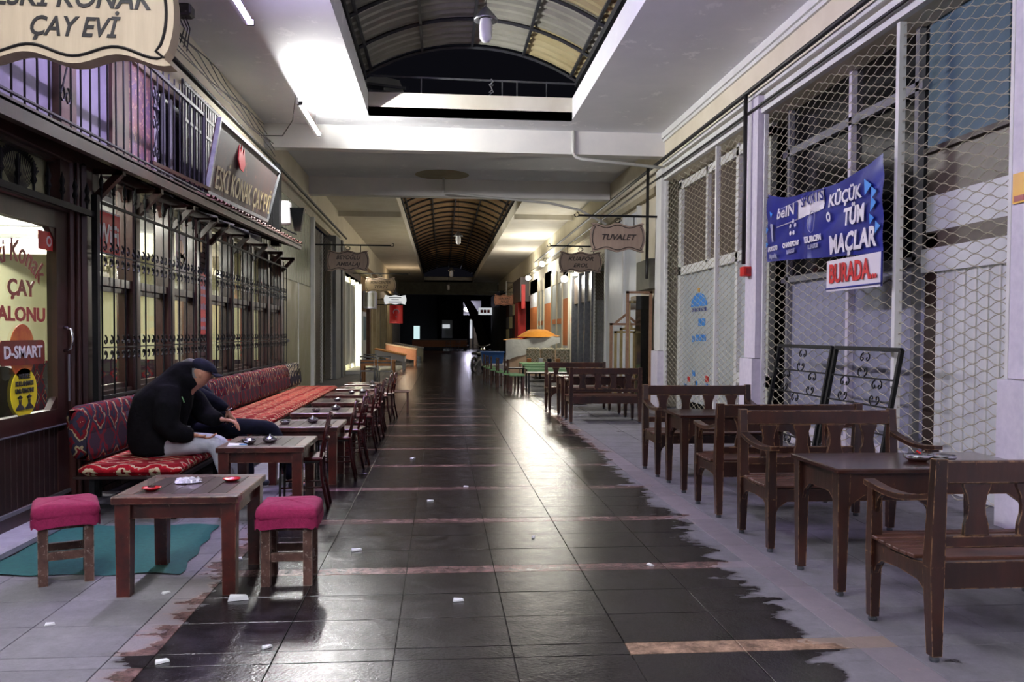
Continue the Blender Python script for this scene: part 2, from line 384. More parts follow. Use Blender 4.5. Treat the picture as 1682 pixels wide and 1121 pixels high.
# ---------------------------------------------------------------- geometry helpers
class G:
    def __init__(s):
        s.v = []; s.f = []
    def add(s, vs_, fs):
        o = len(s.v)
        s.v += [tuple(p) for p in vs_]
        s.f += [tuple(i + o for i in f) for f in fs]
        return s
    def box(s, x0, x1, y0, y1, z0, z1):
        v = [(x, y, z) for z in (z0, z1) for y in (y0, y1) for x in (x0, x1)]
        return s.add(v, [(0, 2, 3, 1), (4, 5, 7, 6), (0, 1, 5, 4), (2, 6, 7, 3), (0, 4, 6, 2), (1, 3, 7, 5)])
    def bev(s, x0, x1, y0, y1, z0, z1, b=0.006):
        """box with chamfered edges (vertical edges and top rim)"""
        def ring(x0, x1, y0, y1, z, c):
            return [(x0 + c, y0, z), (x1 - c, y0, z), (x1, y0 + c, z), (x1, y1 - c, z), (x1 - c, y1, z), (x0 + c, y1, z), (x0, y1 - c, z), (x0, y0 + c, z)]
        r = [ring(x0 + b, x1 - b, y0 + b, y1 - b, z0, b), ring(x0, x1, y0, y1, z0 + b, b), ring(x0, x1, y0, y1, z1 - b, b), ring(x0 + b, x1 - b, y0 + b, y1 - b, z1, b)]
        v = sum(r, [])
        f = [tuple(range(7, -1, -1)), tuple(range(24, 32))]
        for k in range(3):
            for i in range(8):
                j = (i + 1) % 8
                f.append((k * 8 + i, k * 8 + j, k * 8 + 8 + j, k * 8 + 8 + i))
        return s.add(v, f)
    def hexa(s, bot, top):
        return s.add(list(bot) + list(top), [(3, 2, 1, 0), (4, 5, 6, 7), (0, 1, 5, 4), (1, 2, 6, 5), (2, 3, 7, 6), (3, 0, 4, 7)])
    def taper(s, cx, cy, z0, z1, a0, b0, a1, b1, dx=0, dy=0):
        """square post, half sizes a0,b0 at the bottom and a1,b1 at the top, top moved by dx,dy"""
        q = [(-1, -1), (1, -1), (1, 1), (-1, 1)]
        return s.hexa([(cx + i * a0, cy + j * b0, z0) for i, j in q], [(cx + dx + i * a1, cy + dy + j * b1, z1) for i, j in q])
    def bar(s, p0, p1, w_, h_):
        p0 = Vector(p0); p1 = Vector(p1); d = (p1 - p0).normalized()
        up = Vector((0, 0, 1)) if abs(d.z) < 0.95 else Vector((0, 1, 0))
        a = d.cross(up).normalized() * w_ / 2; b = a.cross(d).normalized() * h_ / 2
        q = [-a - b, a - b, a + b, -a + b]
        return s.hexa([p0 + k for k in q], [p1 + k for k in q])
    def tube(s, pts, r, n=8, caps=True, radii=None):
        pts = [Vector(p) for p in pts]
        N = len(pts); base = len(s.v); ref = None
        for i, p in enumerate(pts):
            d = (pts[min(i + 1, N - 1)] - pts[max(i - 1, 0)])
            d = d.normalized() if d.length > 1e-9 else Vector((0, 0, 1))
            if ref is None:
                ref = Vector((0, 0, 1)) if abs(d.z) < 0.9 else Vector((1, 0, 0))
            a = (ref - d * ref.dot(d)).normalized(); ref = a
            b = d.cross(a)
            rr = radii[i] if radii else r
            for k in range(n):
                t = 2 * PI * k / n
                s.v.append(tuple(p + (a * math.cos(t) + b * math.sin(t)) * rr))
        for i in range(N - 1):
            for k in range(n):
                k2 = (k + 1) % n
                s.f.append((base + i * n + k, base + i * n + k2, base + (i + 1) * n + k2, base + (i + 1) * n + k))
        if caps:
            s.f.append(tuple(base + k for k in range(n - 1, -1, -1)))
            s.f.append(tuple(base + (N - 1) * n + k for k in range(n)))
        return s
    def lathe(s, prof, c=(0, 0, 0), n=20):
        base = len(s.v)
        for r, z in prof:
            for k in range(n):
                t = 2 * PI * k / n
                s.v.append((c[0] + r * math.cos(t), c[1] + r * math.sin(t), c[2] + z))
        for i in range(len(prof) - 1):
            for k in range(n):
                k2 = (k + 1) % n
                s.f.append((base + i * n + k, base + i * n + k2, base + (i + 1) * n + k2, base + (i + 1) * n + k))
        return s
    def prism(s, poly, axis, a, b):
        """extrude a 2D polygon along axis ('x': poly=(y,z), 'y': poly=(x,z), 'z': poly=(x,y))"""
        def P(p, t):
            return {'x': (t, p[0], p[1]), 'y': (p[0], t, p[1]), 'z': (p[0], p[1], t)}[axis]
        n = len(poly)
        v = [P(p, a) for p in poly] + [P(p, b) for p in poly]
        f = [tuple(range(n - 1, -1, -1)), tuple(range(n, 2 * n))] + [(i, (i + 1) % n, n + (i + 1) % n, n + i) for i in range(n)]
        return s.add(v, f)
    def grid(s, fn, nu, nv):
        base = len(s.v)
        for j in range(nv + 1):
            for i in range(nu + 1):
                s.v.append(tuple(fn(i / nu, j / nv)))
        for j in range(nv):
            for i in range(nu):
                a = base + j * (nu + 1) + i
                s.f.append((a, a + 1, a + nu + 2, a + nu + 1))
        return s
    def mesh(s, name, smooth=False):
        me = bpy.data.meshes.new(name)
        me.from_pydata(s.v, [], s.f)
        me.update()
        if smooth:
            me.polygons.foreach_set('use_smooth', [True] * len(me.polygons))
        return me

def fix(me):
    import bmesh
    bm = bmesh.new(); bm.from_mesh(me)
    bmesh.ops.recalc_face_normals(bm, faces=bm.faces)
    bm.to_mesh(me); bm.free()
def link(name, me, m=None, parent=None, loc=None, rot=None):
    o = bpy.data.objects.new(name, me)
    if m and me and not me.materials:
        me.materials.append(W(m) if isinstance(m, str) else m)
    COL.objects.link(o)
    if parent: o.parent = parent
    if loc: o.location = loc
    if rot: o.rotation_euler = rot
    return o
def part(name, g, m, parent=None, smooth=False, loc=None, rot=None, label=None, stuff=False, fixn=True):
    me = g.mesh(name, smooth)
    if fixn: fix(me)
    o = link(name, me, m, parent, loc, rot)
    if label: o['label'] = label
    if stuff: o['kind'] = 'stuff'
    return o
def tag(o, label, cat, group=None):
    o['label'] = label; o['category'] = cat
    if group: o['group'] = group
    return o
def struct(o):
    o['kind'] = 'structure'; return o
def thing(name, label, cat, loc=(0, 0, 0), rz=0, group=None):
    o = bpy.data.objects.new(name, None); COL.objects.link(o)
    o.location = loc; o.rotation_euler = (0, 0, rz); o.empty_display_size = 0.1
    return tag(o, label, cat, group)
def kids(o):
    return KIDS.get(o.name) or [c for c in bpy.data.objects if c.parent == o]
KIDS = {}
def copy_tree(o, parent=None, label=None, loc=None, rz=None, group=None):
    c = o.copy(); COL.objects.link(c)
    if parent: c.parent = parent
    if label: c['label'] = label
    if group: c['group'] = group
    if loc is not None: c.location = loc
    if rz is not None: c.rotation_euler = (0, 0, rz)
    ch = KIDS.get(o.name)
    if ch is None:
        ch = [k for k in bpy.data.objects if k.parent == o]
        KIDS[o.name] = ch
    for k in ch: copy_tree(k, c)
    return c

RT = {'front': Matrix(((1, 0, 0), (0, 0, -1), (0, 1, 0))),     # reads towards +X, faces the camera (-Y)
      'left': Matrix(((0, 0, 1), (1, 0, 0), (0, 1, 0))),       # on the left wall: reads towards +Y, faces +X
      'right': Matrix(((0, 0, -1), (-1, 0, 0), (0, 1, 0)))}    # on the right wall: reads towards -Y, faces -X
def text(body, size, m, parent, loc, face='front', width=None, shear=0, bold=0, depth=0.002, arc=None, name='lettering', quick=3):
    cu = bpy.data.curves.new('t', 'FONT')
    cu.body = body; cu.size = size; cu.align_x = 'CENTER'; cu.align_y = 'CENTER'
    cu.shear = shear; cu.extrude = depth; cu.offset = bold; cu.resolution_u = quick
    o = bpy.data.objects.new('t', cu); COL.objects.link(o)
    dg = bpy.context.evaluated_depsgraph_get()
    me = bpy.data.meshes.new_from_object(o.evaluated_get(dg))
    bpy.data.objects.remove(o)
    me.materials.clear()
    xs = [v.co.x for v in me.vertices] or [0]
    wd = max(xs) - min(xs)
    k = width / wd if width and wd else 1
    Rm = RT[face]
    for v in me.vertices:
        p = v.co.copy(); p.x *= k
        if arc:
            a = p.x / arc
            p = Vector(((arc + p.y) * math.sin(a), (arc + p.y) * math.cos(a) - arc, p.z))
        v.co = Rm @ p
    return link(name, me, m, parent, loc)
ORD = ['first', 'second', 'third', 'fourth', 'fifth', 'sixth', 'seventh', 'eighth', 'ninth', 'tenth', 'eleventh', 'twelfth', 'thirteenth', 'fourteenth']
# ================================================================ FLOOR
XL, XR, ZC = -3.6, 4.68, 5.78
floor = struct(part('floor', G().box(-8, 8, -6, 100, -0.25, -0.009), 'paving stone'))
g = G().box(-7.4, -3.62, 3, 17, -0.012, 0.0)
part('room_floor', g, 'paving stone', floor)
stripY = [3.97 + 1.42 * k for k in range(-5, 5)]
cols = [-3.24, -2.68, -2.12, -1.56, -1.36, -0.79, -0.22, 0.35, 0.92, 1.49, 2.07, 2.28, 2.88, 3.48, 4.08, 4.72]
slab_cache = {}
def slab(x0, x1, y0, y1, nm, mm, par):
    j = 0.0025
    key = (round(x1 - x0, 3), round(y1 - y0, 3), mm)
    if key not in slab_cache:
        a, b = (x1 - x0) / 2 - j, (y1 - y0) / 2 - j
        gg = G(); c = 0.0015
        q = [(-1, -1), (1, -1), (1, 1), (-1, 1)]
        gg.add([(i * a, k * b, -0.012) for i, k in q] + [(i * a, k * b, -c) for i, k in q] + [(i * (a - c), k * (b - c), 0) for i, k in q],
               [(8, 9, 10, 11)] + [(u, (u + 1) % 4, 4 + (u + 1) % 4, 4 + u) for u in range(4)] + [(4 + u, 4 + (u + 1) % 4, 8 + (u + 1) % 4, 8 + u) for u in range(4)])
        me = gg.mesh(nm); fix(me); me.materials.append(W(mm)); slab_cache[key] = me
    return link(nm, slab_cache[key], None, par, ((x0 + x1) / 2, (y0 + y1) / 2, R.uniform(-0.0012, 0)))
far = G(); farS = G()
def flat(gg, x0, x1, y0, y1):
    j = 0.005
    gg.box(x0 + j, x1 - j, y0 + j, y1 - j, -0.012, -0.0006)
def paved(y0, y1, near):
    n = 3; h = (y1 - y0) / n
    for r in range(n):
        for i in range(len(cols) - 1):
            x0, x1 = cols[i], cols[i + 1]
            red = x1 - x0 < 0.25
            if near:
                slab(x0, x1, y0 + r * h, y0 + (r + 1) * h, 'border_slab' if red else 'paving_slab', 'red strip stone' if red else 'paving stone', floor)
            else:
                flat(farS if red else far, x0, x1, y0 + r * h, y0 + (r + 1) * h)
for k in range(-5, 46):
    y = 3.97 + 1.42 * k
    near = -1 <= k <= 4
    paved(y + 0.075, y + 1.42 - 0.075, near)
    for i in range(len(cols) - 1):
        lo = i < 3 or i > 10
        if near:
            slab(cols[i], cols[i + 1], y - 0.075, y + 0.075, 'strip_slab', 'paving stone' if (lo or (k == 0 and i < 8) or k == -1) else ('ochre strip stone' if k == 0 else 'red strip stone'), floor)
        else:
            flat(far if lo else farS, cols[i], cols[i + 1], y - 0.075, y + 0.075)
part('far_paving', far, 'paving stone', floor, stuff=True)
part('far_strip_paving', farS, 'red strip stone', floor, stuff=True)

# ================================================================ CEILING
OX0, OX1 = -1.43, 2.56
def slabs(y0, y1, opening):
    g = G()
    if opening:
        g.box(XL - 0.6, OX0, y0, y1, ZC, ZC + 0.15); g.box(OX1, XR + 0.6, y0, y1, ZC, ZC + 0.15)
        g.box(OX0 - 0.12, OX0, y0, y1, ZC + 0.15, 6.21); g.box(OX1, OX1 + 0.12, y0, y1, ZC + 0.15, 6.21)
    else:
        g.box(XL - 0.6, XR + 0.6, y0, y1, ZC, ZC + 0.15)
    return g
ceil = struct(part('ceiling', slabs(-6, 16.3, True), 'ceiling paint'))
part('roof_slab', slabs(16.3, 24.4, False), 'ceiling paint', ceil)
part('roof_slab', slabs(24.4, 69, True), 'stained white', ceil)
part('roof_slab', slabs(69, 72, False), 'stained white', ceil)
part('parapet', G().box(OX0, OX1, 16.3, 16.42, ZC, 6.21), 'stained white', ceil)
part('parapet', G().box(OX0, OX1, 69, 69.15, ZC, 6.21), 'stained white', ceil)
part('parapet', G().box(OX0, OX1, 24.3, 24.42, ZC, 6.21), 'stained white', ceil)
for y, d, z0, mm in ((17.2, 0.32, 5.3, 'white plaster'), (22.9, 0.32, 5.3, 'white plaster'), (69.3, 0.5, 4.75, 'grey green')):
    struct(part('ceiling_beam', G().box(XL, XR, y, y + d, z0, ZC), mm))
struct(part('ceiling_beam', G().box(XL, OX0, 29.3, 29.45, 5.6, ZC).box(OX1, XR, 29.3, 29.45, 5.6, ZC), 'stained white'))
# thin mouldings where the ceiling meets the right wall
struct(part('trim_1', G().box(4.6, 4.68, -2, 17.2, 5.66, ZC).box(4.64, 4.68, -2, 17.2, 5.6, 5.66), 'white trim'))

# ---------------- barrel vaults
XV0, XV1, ZV, RISE = -1.5, 2.63, 6.5, 0.6
def varc(t):
    """t 0..1 across the vault"""
    half = (XV1 - XV0) / 2
    rad = (half * half + RISE * RISE) / (2 * RISE)
    a0 = math.asin(half / rad)
    a = -a0 + 2 * a0 * t
    return ((XV0 + XV1) / 2 + rad * math.sin(a), ZV + RISE - rad + rad * math.cos(a))
def vault(y0, n, pitch, first, label, brown, corr):
    t = thing('barrel_vault_roof', label, 'roof', (0, y0, 0))
    gr = G().tube([(varc(i / 14)[0], 0, varc(i / 14)[1] - 0.04) for i in range(15)], 0.035, 4)
    me = gr.mesh('arch_rib'); me.materials.append(W('vault steel'))
    for k in range(n + 1):
        link('arch_rib', me, None, t, (0, k * pitch, 0))
    for u in (0.04, 0.28, 0.5, 0.73, 0.96):
        x, z = varc(u)
        part('purlin', G().box(x - 0.025, x + 0.025, 0, n * pitch, z - 0.06, z - 0.02), 'vault steel', t)
    for s_, x in ((-1, XV0), (1, XV1)):
        part('edge_rail', G().box(x - 0.06, x + 0.06, 0, n * pitch, ZV - 0.14, ZV - 0.02), 'vault steel', t)
    us = (0.0, 0.28, 0.5, 0.73, 1.0)
    ms = {}
    for c in range(4):
        ny = 40 if corr else 8
        def fn(a, b, c=c, ny=ny):
            x, z = varc(us[c] + (us[c + 1] - us[c]) * a)
            ph = (b * pitch / 0.288) % 1
            h = 0.07 * (1 if ph < 0.3 else (0 if 0.4 < ph < 0.9 else 0.5))
            return (x, b * pitch, z + 0.01 + h)
        gm = G().grid(fn, 4, ny if corr else 20)
        ms[c] = gm.mesh('roof_sheet')
    for k in range(n):
        for c in range(4):
            m_ = 'roof sheet brown' if brown else ('roof sheet yellowed' if (c == 3 and k in (n - 1, n - 3)) else 'roof sheet')
            key = (c, m_)
            if key not in ms:
                mm = ms[c].copy(); mm.materials.append(W(m_)); ms[key] = mm
            link('roof_sheet', ms[key], None, t, (0, k * pitch, 0))
    return t
vault(-1.2, 12, 1.44, 0, 'near barrel vault of grey corrugated sheets on dark steel arches above the walkway', False, True)
vault(24.5, 30, 1.48, 0, 'far brown barrel vault of curved sheets with dark ribs beyond the second beam', True, False)
# railing across the open end of the near vault
t = thing('roof_railing', 'thin grey pipe railing across the dark open end of the near vault', 'railing', (0, 16.75, 0))
part('rail', G().tube([(-1.6, 0, 6.66), (2.7, 0, 6.62)], 0.022, 6), 'dull steel', t)
for x in (-0.42, 1.2, 1.5, 2.1):
    part('post', G().tube([(x, 0, 5.93), (x, 0, 6.65)], 0.014, 6), 'dull steel', t)
tag(part('rope_knot', G().tube([(0.98 + 0.05 * math.sin(i * 2.1), 16.72 + 0.03 * math.cos(i * 1.7), 6.62 - 0.025 * i + 0.05 * math.cos(i * 1.3)) for i in range(14)], 0.012, 5), 'plastic grey', smooth=True),
    'knotted pale rope hanging from the pipe railing under the vault end', 'rope')
t = thing('slatted_bundle', 'bundle of pale slats wrapped in sheeting behind the railing at the vault end', 'bundle', (-1.1, 17.3, 5.93))
for k in range(5):
    part('slat', G().box(-0.5, 0.28, -0.1, -0.06, 0.12 + k * 0.13, 0.17 + k * 0.13), 'grey paint', t, rot=(0, 0.1, 0))
part('wrapping', G().prism([(-0.1, 0), (0.3, 0), (0.34, 0.5), (0.22, 0.82), (-0.3, 0.92), (-0.5, 0.8), (-0.5, 0.7), (-0.1, 0.72)], 'y', 0.0, 0.4), 'white tarp', t)

# hanging lamps in the vaults
def pendant(x, y, z, ztop, label, s=1.0):
    t = thing('pendant_lamp', label, 'lamp', (x, y, z))
    part('cord', G().tube([(0, 0, 0.3 * s), (0, 0, ztop - z)], 0.006, 5), 'cable', t)
    part('lamp_shade', G().lathe([(0.02 * s, 0.36 * s), (0.05 * s, 0.33 * s), (0.1 * s, 0.27 * s), (0.16 * s, 0.2 * s), (0.16 * s, 0.17 * s), (0.09 * s, 0.2 * s)], n=18), 'dull steel', t, True)
    part('glass_jar', G().lathe([(0.0, -0.12 * s), (0.05 * s, -0.11 * s), (0.085 * s, -0.06 * s), (0.09 * s, 0.1 * s), (0.075 * s, 0.19 * s)], n=18), 'globe off', t, True)
pendant(0.67, 13.0, 6.22, 7.14, 'unlit white jar lamp under a grey shade hanging in the near vault', 1.15)
pendant(0.65, 33, 5.2, 7.14, 'unlit jar lamp hanging nearest in the far brown vault', 1.1)
pendant(0.6, 52, 5.2, 7.14, 'unlit jar lamp hanging at the far end of the brown vault', 1.3)
pendant(0.5, 62, 4.9, 7.14, 'lowest dark jar lamp hanging before the end beam', 1.3)

# ================================================================ FLUORESCENT TUBES (the light of the place, plus one added fill)
def tube_light(y0, y1, mm, label, x=-2.16, z=5.05, tilt=0.0):
    t = thing('fluorescent_lamp', label, 'lamp', (x, (y0 + y1) / 2, z))
    h = (y1 - y0) / 2
    part('batten', G().box(-0.075, -0.03, -h - 0.05, h + 0.05, -0.02, 0.085), 'white trim', t)
    part('lamp_tube', G().tube([(0.0, -h, 0), (0.0, h, 0)], 0.022, 10), mm, t, True)
    part('end_cap', G().box(-0.05, 0.03, -h - 0.04, -h, -0.03, 0.03), 'ink', t)
    part('end_cap', G().box(-0.05, 0.03, h, h + 0.04, -0.03, 0.03), 'ink', t)
    for yy in (-h * 0.8, h * 0.8):
        part('hanger_wire', G().tube([(-0.04, yy, 0.08), (-0.04, yy, ZC - z)], 0.004, 4), 'cable', t)
tube_light(13.7, 15.75, 'lamp tube white', 'bright white fluorescent tube in front of the first white beam', -2.28, 5.24)
tube_light(7.8, 9.65, 'lamp tube violet', 'violet tinted fluorescent tube near the top edge, beside the big beige sign')
tube_light(2.0, 3.9, 'lamp tube cool', 'fluorescent tube above the left side, behind the big beige sign')
tube_light(-3.0, -1.0, 'lamp tube cool', 'fluorescent tube behind the camera above the left side')
tube_light(-3.4, -1.4, 'lamp tube cool', 'added fill tube behind the camera above the right side', 3.4)  # fill tube added for front light, the real row hangs on the left
tube_light(-5.6, -3.6, 'lamp tube cool', 'farther fluorescent tube behind the camera above the left side')
# ================================================================ RIGHT WALL
wr = struct(part('wall_right', G().box(4.68, 5.3, -2, 17.4, 4.76, ZC).box(4.68, 5.3, -2, 6.4, 0, 4.76), 'cream wall'))
part('lintel_band', G().box(4.6, 4.68, 5, 17.0, 4.76, 4.88).box(4.64, 4.68, 5, 17.0, 4.88, 5.02).box(4.58, 4.68, 5, 17.0, 5.05, 5.12), 'white trim', wr)
def column(y0, y1, x0, z1, mm, base=True):
    t = G().box(x0, 4.72, y0, y1, 1.21 if base else 0, z1)
    o = struct(part('column', t, mm))
    if base:
        part('column_base', G().box(x0 - 0.05, 4.72, y0 - 0.02, y1 + 0.06, 0, 1.2), 'lavender stone', o)
    return o
column(-2, 6.33, 4.58, 4.76, 'lavender stone')
column(11.72, 12.14, 4.56, 5.02, 'lavender stone')
column(17.0, 17.45, 4.56, 5.02, 'white trim')

def rod_mesh(L_, ph, r=0.0045):
    n = int(L_ / 0.33 * 6)
    pts = []
    for i in range(n + 1):
        y = i / 6 * 0.33
        c = math.cos(2 * PI * i / 6 + ph)
        pts.append((0.006 * (1 if ph else -1) * 0, min(y, L_), 0.0265 * math.copysign(abs(c) ** 0.8, c)))
    return G().tube(pts, r, 4).mesh('mesh_rod')
def grille(y0, y1, z0, z1, label, mm, split=None, x=4.67):
    t = thing('shutter_grille', label, 'grille', (x, y0, z0))
    L_ = y1 - y0
    A = rod_mesh(L_, 0); B = rod_mesh(L_, PI)
    for q in (A, B): q.materials.append(W(mm))
    k = 0; z = 0.06
    while z < z1 - z0 - 0.03:
        link('mesh_rod', A if k % 2 else B, None, t, (0, 0, z)); z += 0.054; k += 1
    part('guide_rail', G().box(-0.03, 0.03, -0.0, 0.04, 0, z1 - z0), 'white trim', t)
    part('guide_rail', G().box(-0.03, 0.03, L_ - 0.04, L_, 0, z1 - z0), 'white trim', t)
    for sy in split or ():
        part('centre_post', G().box(-0.045, 0.03, sy - y0 - 0.03, sy - y0 + 0.03, 0, z1 - z0), 'white trim', t)
    return t
grille(6.42, 11.7, 0.03, 4.74, 'large pale wavy mesh shutter behind the nearest benches and the blue banner', 'grille steel', (8.14,))
grille(12.16, 17.0, 0.03, 4.74, 'wavy mesh shutter over the frosted shop window left of the banner', 'grille steel', (13.75,))
# shop windows behind the shutters
def opening(name, y0, y1, parts_):
    o = struct(part(name, G().box(5.25, 5.3, y0, y1, 0, 4.76), 'dark void'))
    for (a, b, c, d, mm, nm) in parts_:
        part(nm, G().box(5.0, 5.05, a, b, c, d), mm, o)
    return o
w1 = opening('window_1', 6.42, 8.2, [(6.42, 8.2, 3.45, 4.76, 'blue grey panel', 'upper_panel'), (6.42, 8.2, 2.98, 3.45, 'brown soot glass', 'fascia_panel'),
    (6.42, 8.2, 2.62, 2.98, 'white shutter', 'lit_panel'), (6.42, 8.2, 2.44, 2.62, 'brown soot glass', 'dusty_transom'), (6.42, 8.0, 0, 2.2, 'white shutter', 'lower_panel'), (8.0, 8.2, 0, 2.6, 'dark brown panel', 'door_gap')])
for k in range(9):
    y = 6.5 + k * 0.17
    part('panel_rib', G().box(4.985, 5.0, y, y + 0.03, 0.02, 2.42), 'white trim', w1)
part('frame_bar', G().box(4.95, 5.02, 6.42, 8.2, 2.2, 2.44), 'white shutter', w1)
part('frame_bar', G().box(4.95, 5.02, 6.42, 8.2, 3.42, 3.47), 'dark brown panel', w1)
part('frame_bar', G().box(4.94, 5.02, 6.9, 6.96, 3.45, 4.76), 'blue grey panel', w1)
w2 = opening('window_2', 8.2, 11.72, [(8.2, 11.72, 2.35, 4.76, 'glass dark', 'upper_glass'), (8.2, 9.7, 0.3, 2.35, 'lavender papered glass', 'papered_pane'), (9.75, 11.7, 0.3, 2.35, 'lavender papered glass', 'papered_pane'), (8.2, 11.72, 0, 0.3, 'lavender stone', 'plinth')])
for y in (8.3, 9.72, 11.5):
    part('mullion', G().box(4.93, 5.02, y - 0.035, y + 0.035, 0, 4.76), 'lavender stone' if y > 9 and y < 10 else 'grey paint', w2)
part('frame_bar', G().box(4.93, 5.02, 8.2, 11.7, 2.3, 2.38), 'grey paint', w2)
part('frame_bar', G().box(4.93, 5.02, 8.2, 11.7, 4.1, 4.2), 'grey paint', w2)
w3 = opening('window_3', 12.14, 17.0, [(12.2, 13.5, 2.95, 4.76, 'brown soot glass', 'upper_glass'), (13.6, 17.0, 2.95, 4.76, 'brown soot glass', 'upper_glass'),
    (12.2, 13.5, 0.9, 2.78, 'frosted glass', 'frosted_pane'), (13.75, 16.9, 0.2, 2.78, 'frosted glass', 'frosted_pane'), (12.2, 13.5, 0.0, 0.8, 'brown soot glass', 'kick_panel')])
for a, b, c, d in ((12.14, 17, 2.78, 2.95), (12.14, 17, 4.55, 4.7), (13.5, 13.62, 0, 4.76), (15.1, 15.2, 2.9, 4.7), (12.14, 12.24, 0, 4.76), (16.8, 17, 0, 4.76), (12.14, 13.5, 0.75, 0.92)):
    part('window_frame', G().box(4.93, 5.02, a, b, c, d), 'white trim', w3)
# decal: little domed building, blurred blue letters, coloured stickers low down
dm = G().prism([(15.75 + 0.5 * math.cos(PI * i / 10), 2.1 + 0.26 * math.sin(PI * i / 10)) for i in range(11)], 'x', 4.985, 4.995)
part('dome_decal', dm, 'print sky', w3, label='blue dome emblem on the frosted pane')
part('dome_tip_decal', G().prism([(15.7, 2.37), (15.8, 2.37), (15.82, 2.46), (15.68, 2.46)], 'x', 4.985, 4.995), 'yellow sign', w3)
for q in range(5):
    part('decal_block', G().box(4.984, 4.995, 15.3 + q * 0.19, 15.42 + q * 0.19, 2.0, 2.07), 'navy vinyl', w3)
for a, b, z, h in ((15.35, 15.55, 1.72, 0.14), (15.6, 15.75, 1.72, 0.14), (15.3, 15.45, 1.42, 0.13), (15.5, 15.66, 1.42, 0.13), (15.72, 15.9, 1.42, 0.13), (16.0, 16.15, 1.4, 0.12)):
    part('decal_block', G().box(4.985, 4.995, a, b, z, z + h), 'print sky', w3)
for k in range(16):
    y = 14.6 + R.random() * 1.9; z = 0.25 + R.random() * 0.5
    part('sticker', G().box(4.984, 4.995, y, y + 0.16, z, z + 0.12), R.choice(['yellow sign', 'print sky', 'bright red', 'print white', 'orange panel']), w3)
part('sticker', G().box(4.92, 4.93, 13.0, 13.2, 2.98, 3.12), 'yellow sign', w3)

# ---------------- further along the right side
wr2 = struct(part('wall_right_far', G().box(4.72, 5.3, 17.4, 69, 3.6, ZC).box(4.72, 5.3, 17.4, 23.4, 0, 3.6), 'cream wall'))
for y0, y1 in ((19.4, 20.9), (21.0, 23.2)):
    part('closed_panel', G().box(4.66, 4.72, y0, y1, 0, 4.5), 'white panel', wr2)
for y in (19.4, 20.95, 23.25):
    part('panel_post', G().box(4.62, 4.72, y - 0.06, y + 0.06, 0, 4.6), 'white trim', wr2)
part('fuse_cupboard', G().box(4.5, 4.68, 17.7, 18.9, 2.55, 3.2), 'grey green', wr2)
part('header_band', G().box(4.6, 4.72, 17.45, 69, 4.62, 4.76), 'old cream wall', wr2)
grille(23.45, 25.2, 0.03, 3.9, 'narrow mesh shutter beside the white closed panels under the hairdresser sign', 'grille steel rusty', None, 4.69)
d1 = struct(part('door_1', G().box(5.0, 5.05, 23.4, 29.4, 0, 3.6), 'glass dark'))
for y in (25.4, 26.6, 27.8, 29.2):
    part('door_frame', G().box(4.62, 5.0, y - 0.07, y + 0.07, 0, 3.6), 'dull steel', d1)
part('door_header', G().box(4.7, 5.0, 25.3, 29.2, 2.6, 3.5), 'brown soot glass', d1)
# lit shops with coloured cladding
def cladding(name, y0, y1, bands, label=None):
    o = struct(part(name, G().box(4.78, 5.3, y0, y1, 0, 3.6), 'dark brown panel'))
    for a, b, c, d, mm in bands:
        part('cladding_panel', G().box(4.72, 4.78, a, b, c, d), mm, o)
    return o
cl = []
for a, b in ((30.6, 32.0), (35.4, 37.8), (40.6, 44.0)):
    cl += [(a, b, 0, 1.1, 'white panel'), (a, b, 1.1, 2.9, 'orange panel'), (a, b, 2.9, 4.3, 'white panel')]
cs = cladding('shop_front', 29.4, 44.4, cl)
cs['label'] = 'shopfront clad in white and orange panels'
for a, b in ((29.5, 30.5), (32.1, 35.3), (38.0, 40.4)):
    part('shop_glass', G().box(4.74, 4.77, a, b, 0.2, 4.0), 'frosted glass', cs)
    for y in (a, (a + b) / 2, b):
        part('glazing_bar', G().box(4.68, 4.78, y - 0.05, y + 0.05, 0, 4.1), 'cream wall', cs)
    part('orange_label', G().box(4.72, 4.735, a + 0.2, b - 0.2, 1.95, 2.15), 'orange panel', cs)
rp = struct(part('red_pillar', G().box(4.3, 4.75, 46.5, 48.5, 0, 3.3), 'bright red'))
part('brown_header', G().box(4.25, 4.75, 44.6, 49.5, 3.3, 4.6), 'dark brown panel', rp)
part('red_blade', G().box(4.3, 4.5, 44.5, 44.6, 2.9, 4.2), 'bright red', rp)
cl = []
for a, mm in ((50, 0), (52.6, 1), (55.2, 0), (58, 1)):
    for k in range(4):
        cl.append((a, a + 2.5, 0.2 + k * 0.85, 1.0 + k * 0.85, ['dark brown panel', 'interior cream', 'grey paint', 'pillar wood'][(k + mm * 2 + int(a)) % 4]))
cladding('shop_front', 49.6, 61, cl)['label'] = 'shopfront of brown, cream and grey checker panels'
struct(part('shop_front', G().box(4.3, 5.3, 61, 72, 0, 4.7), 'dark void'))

# long black pipes on the right wall, conduit, red box
def pipe(name, pts, r, mm, label, cat='pipe', n=8):
    return tag(part(name, G().tube(pts, r, n), mm, smooth=True), label, cat)
pipe('wall_pipe', [(4.5, -1, 5.13), (4.5, 17.6, 5.13), (4.5, 40, 5.0)], 0.035, 'pipe black', 'upper thick black pipe running along the right wall above the shutters')
pipe('wall_pipe', [(4.54, -1, 4.86), (4.54, 17.5, 4.84), (4.54, 40, 4.7)], 0.02, 'pipe black', 'lower thin black pipe running along the right wall just above the shutters')
pipe('conduit', [(4.47, 11.98, 5.1), (4.47, 11.98, 2.6)], 0.032, 'pipe black', 'black vertical conduit down the column beside the banner')
t = thing('fire_alarm_box', 'small red alarm box at the foot of the black conduit on the column', 'alarm', (4.5, 11.95, 2.5))
part('box_body', G().bev(-0.06, 0.06, -0.06, 0.1, -0.08, 0.06), 'bright red', t)
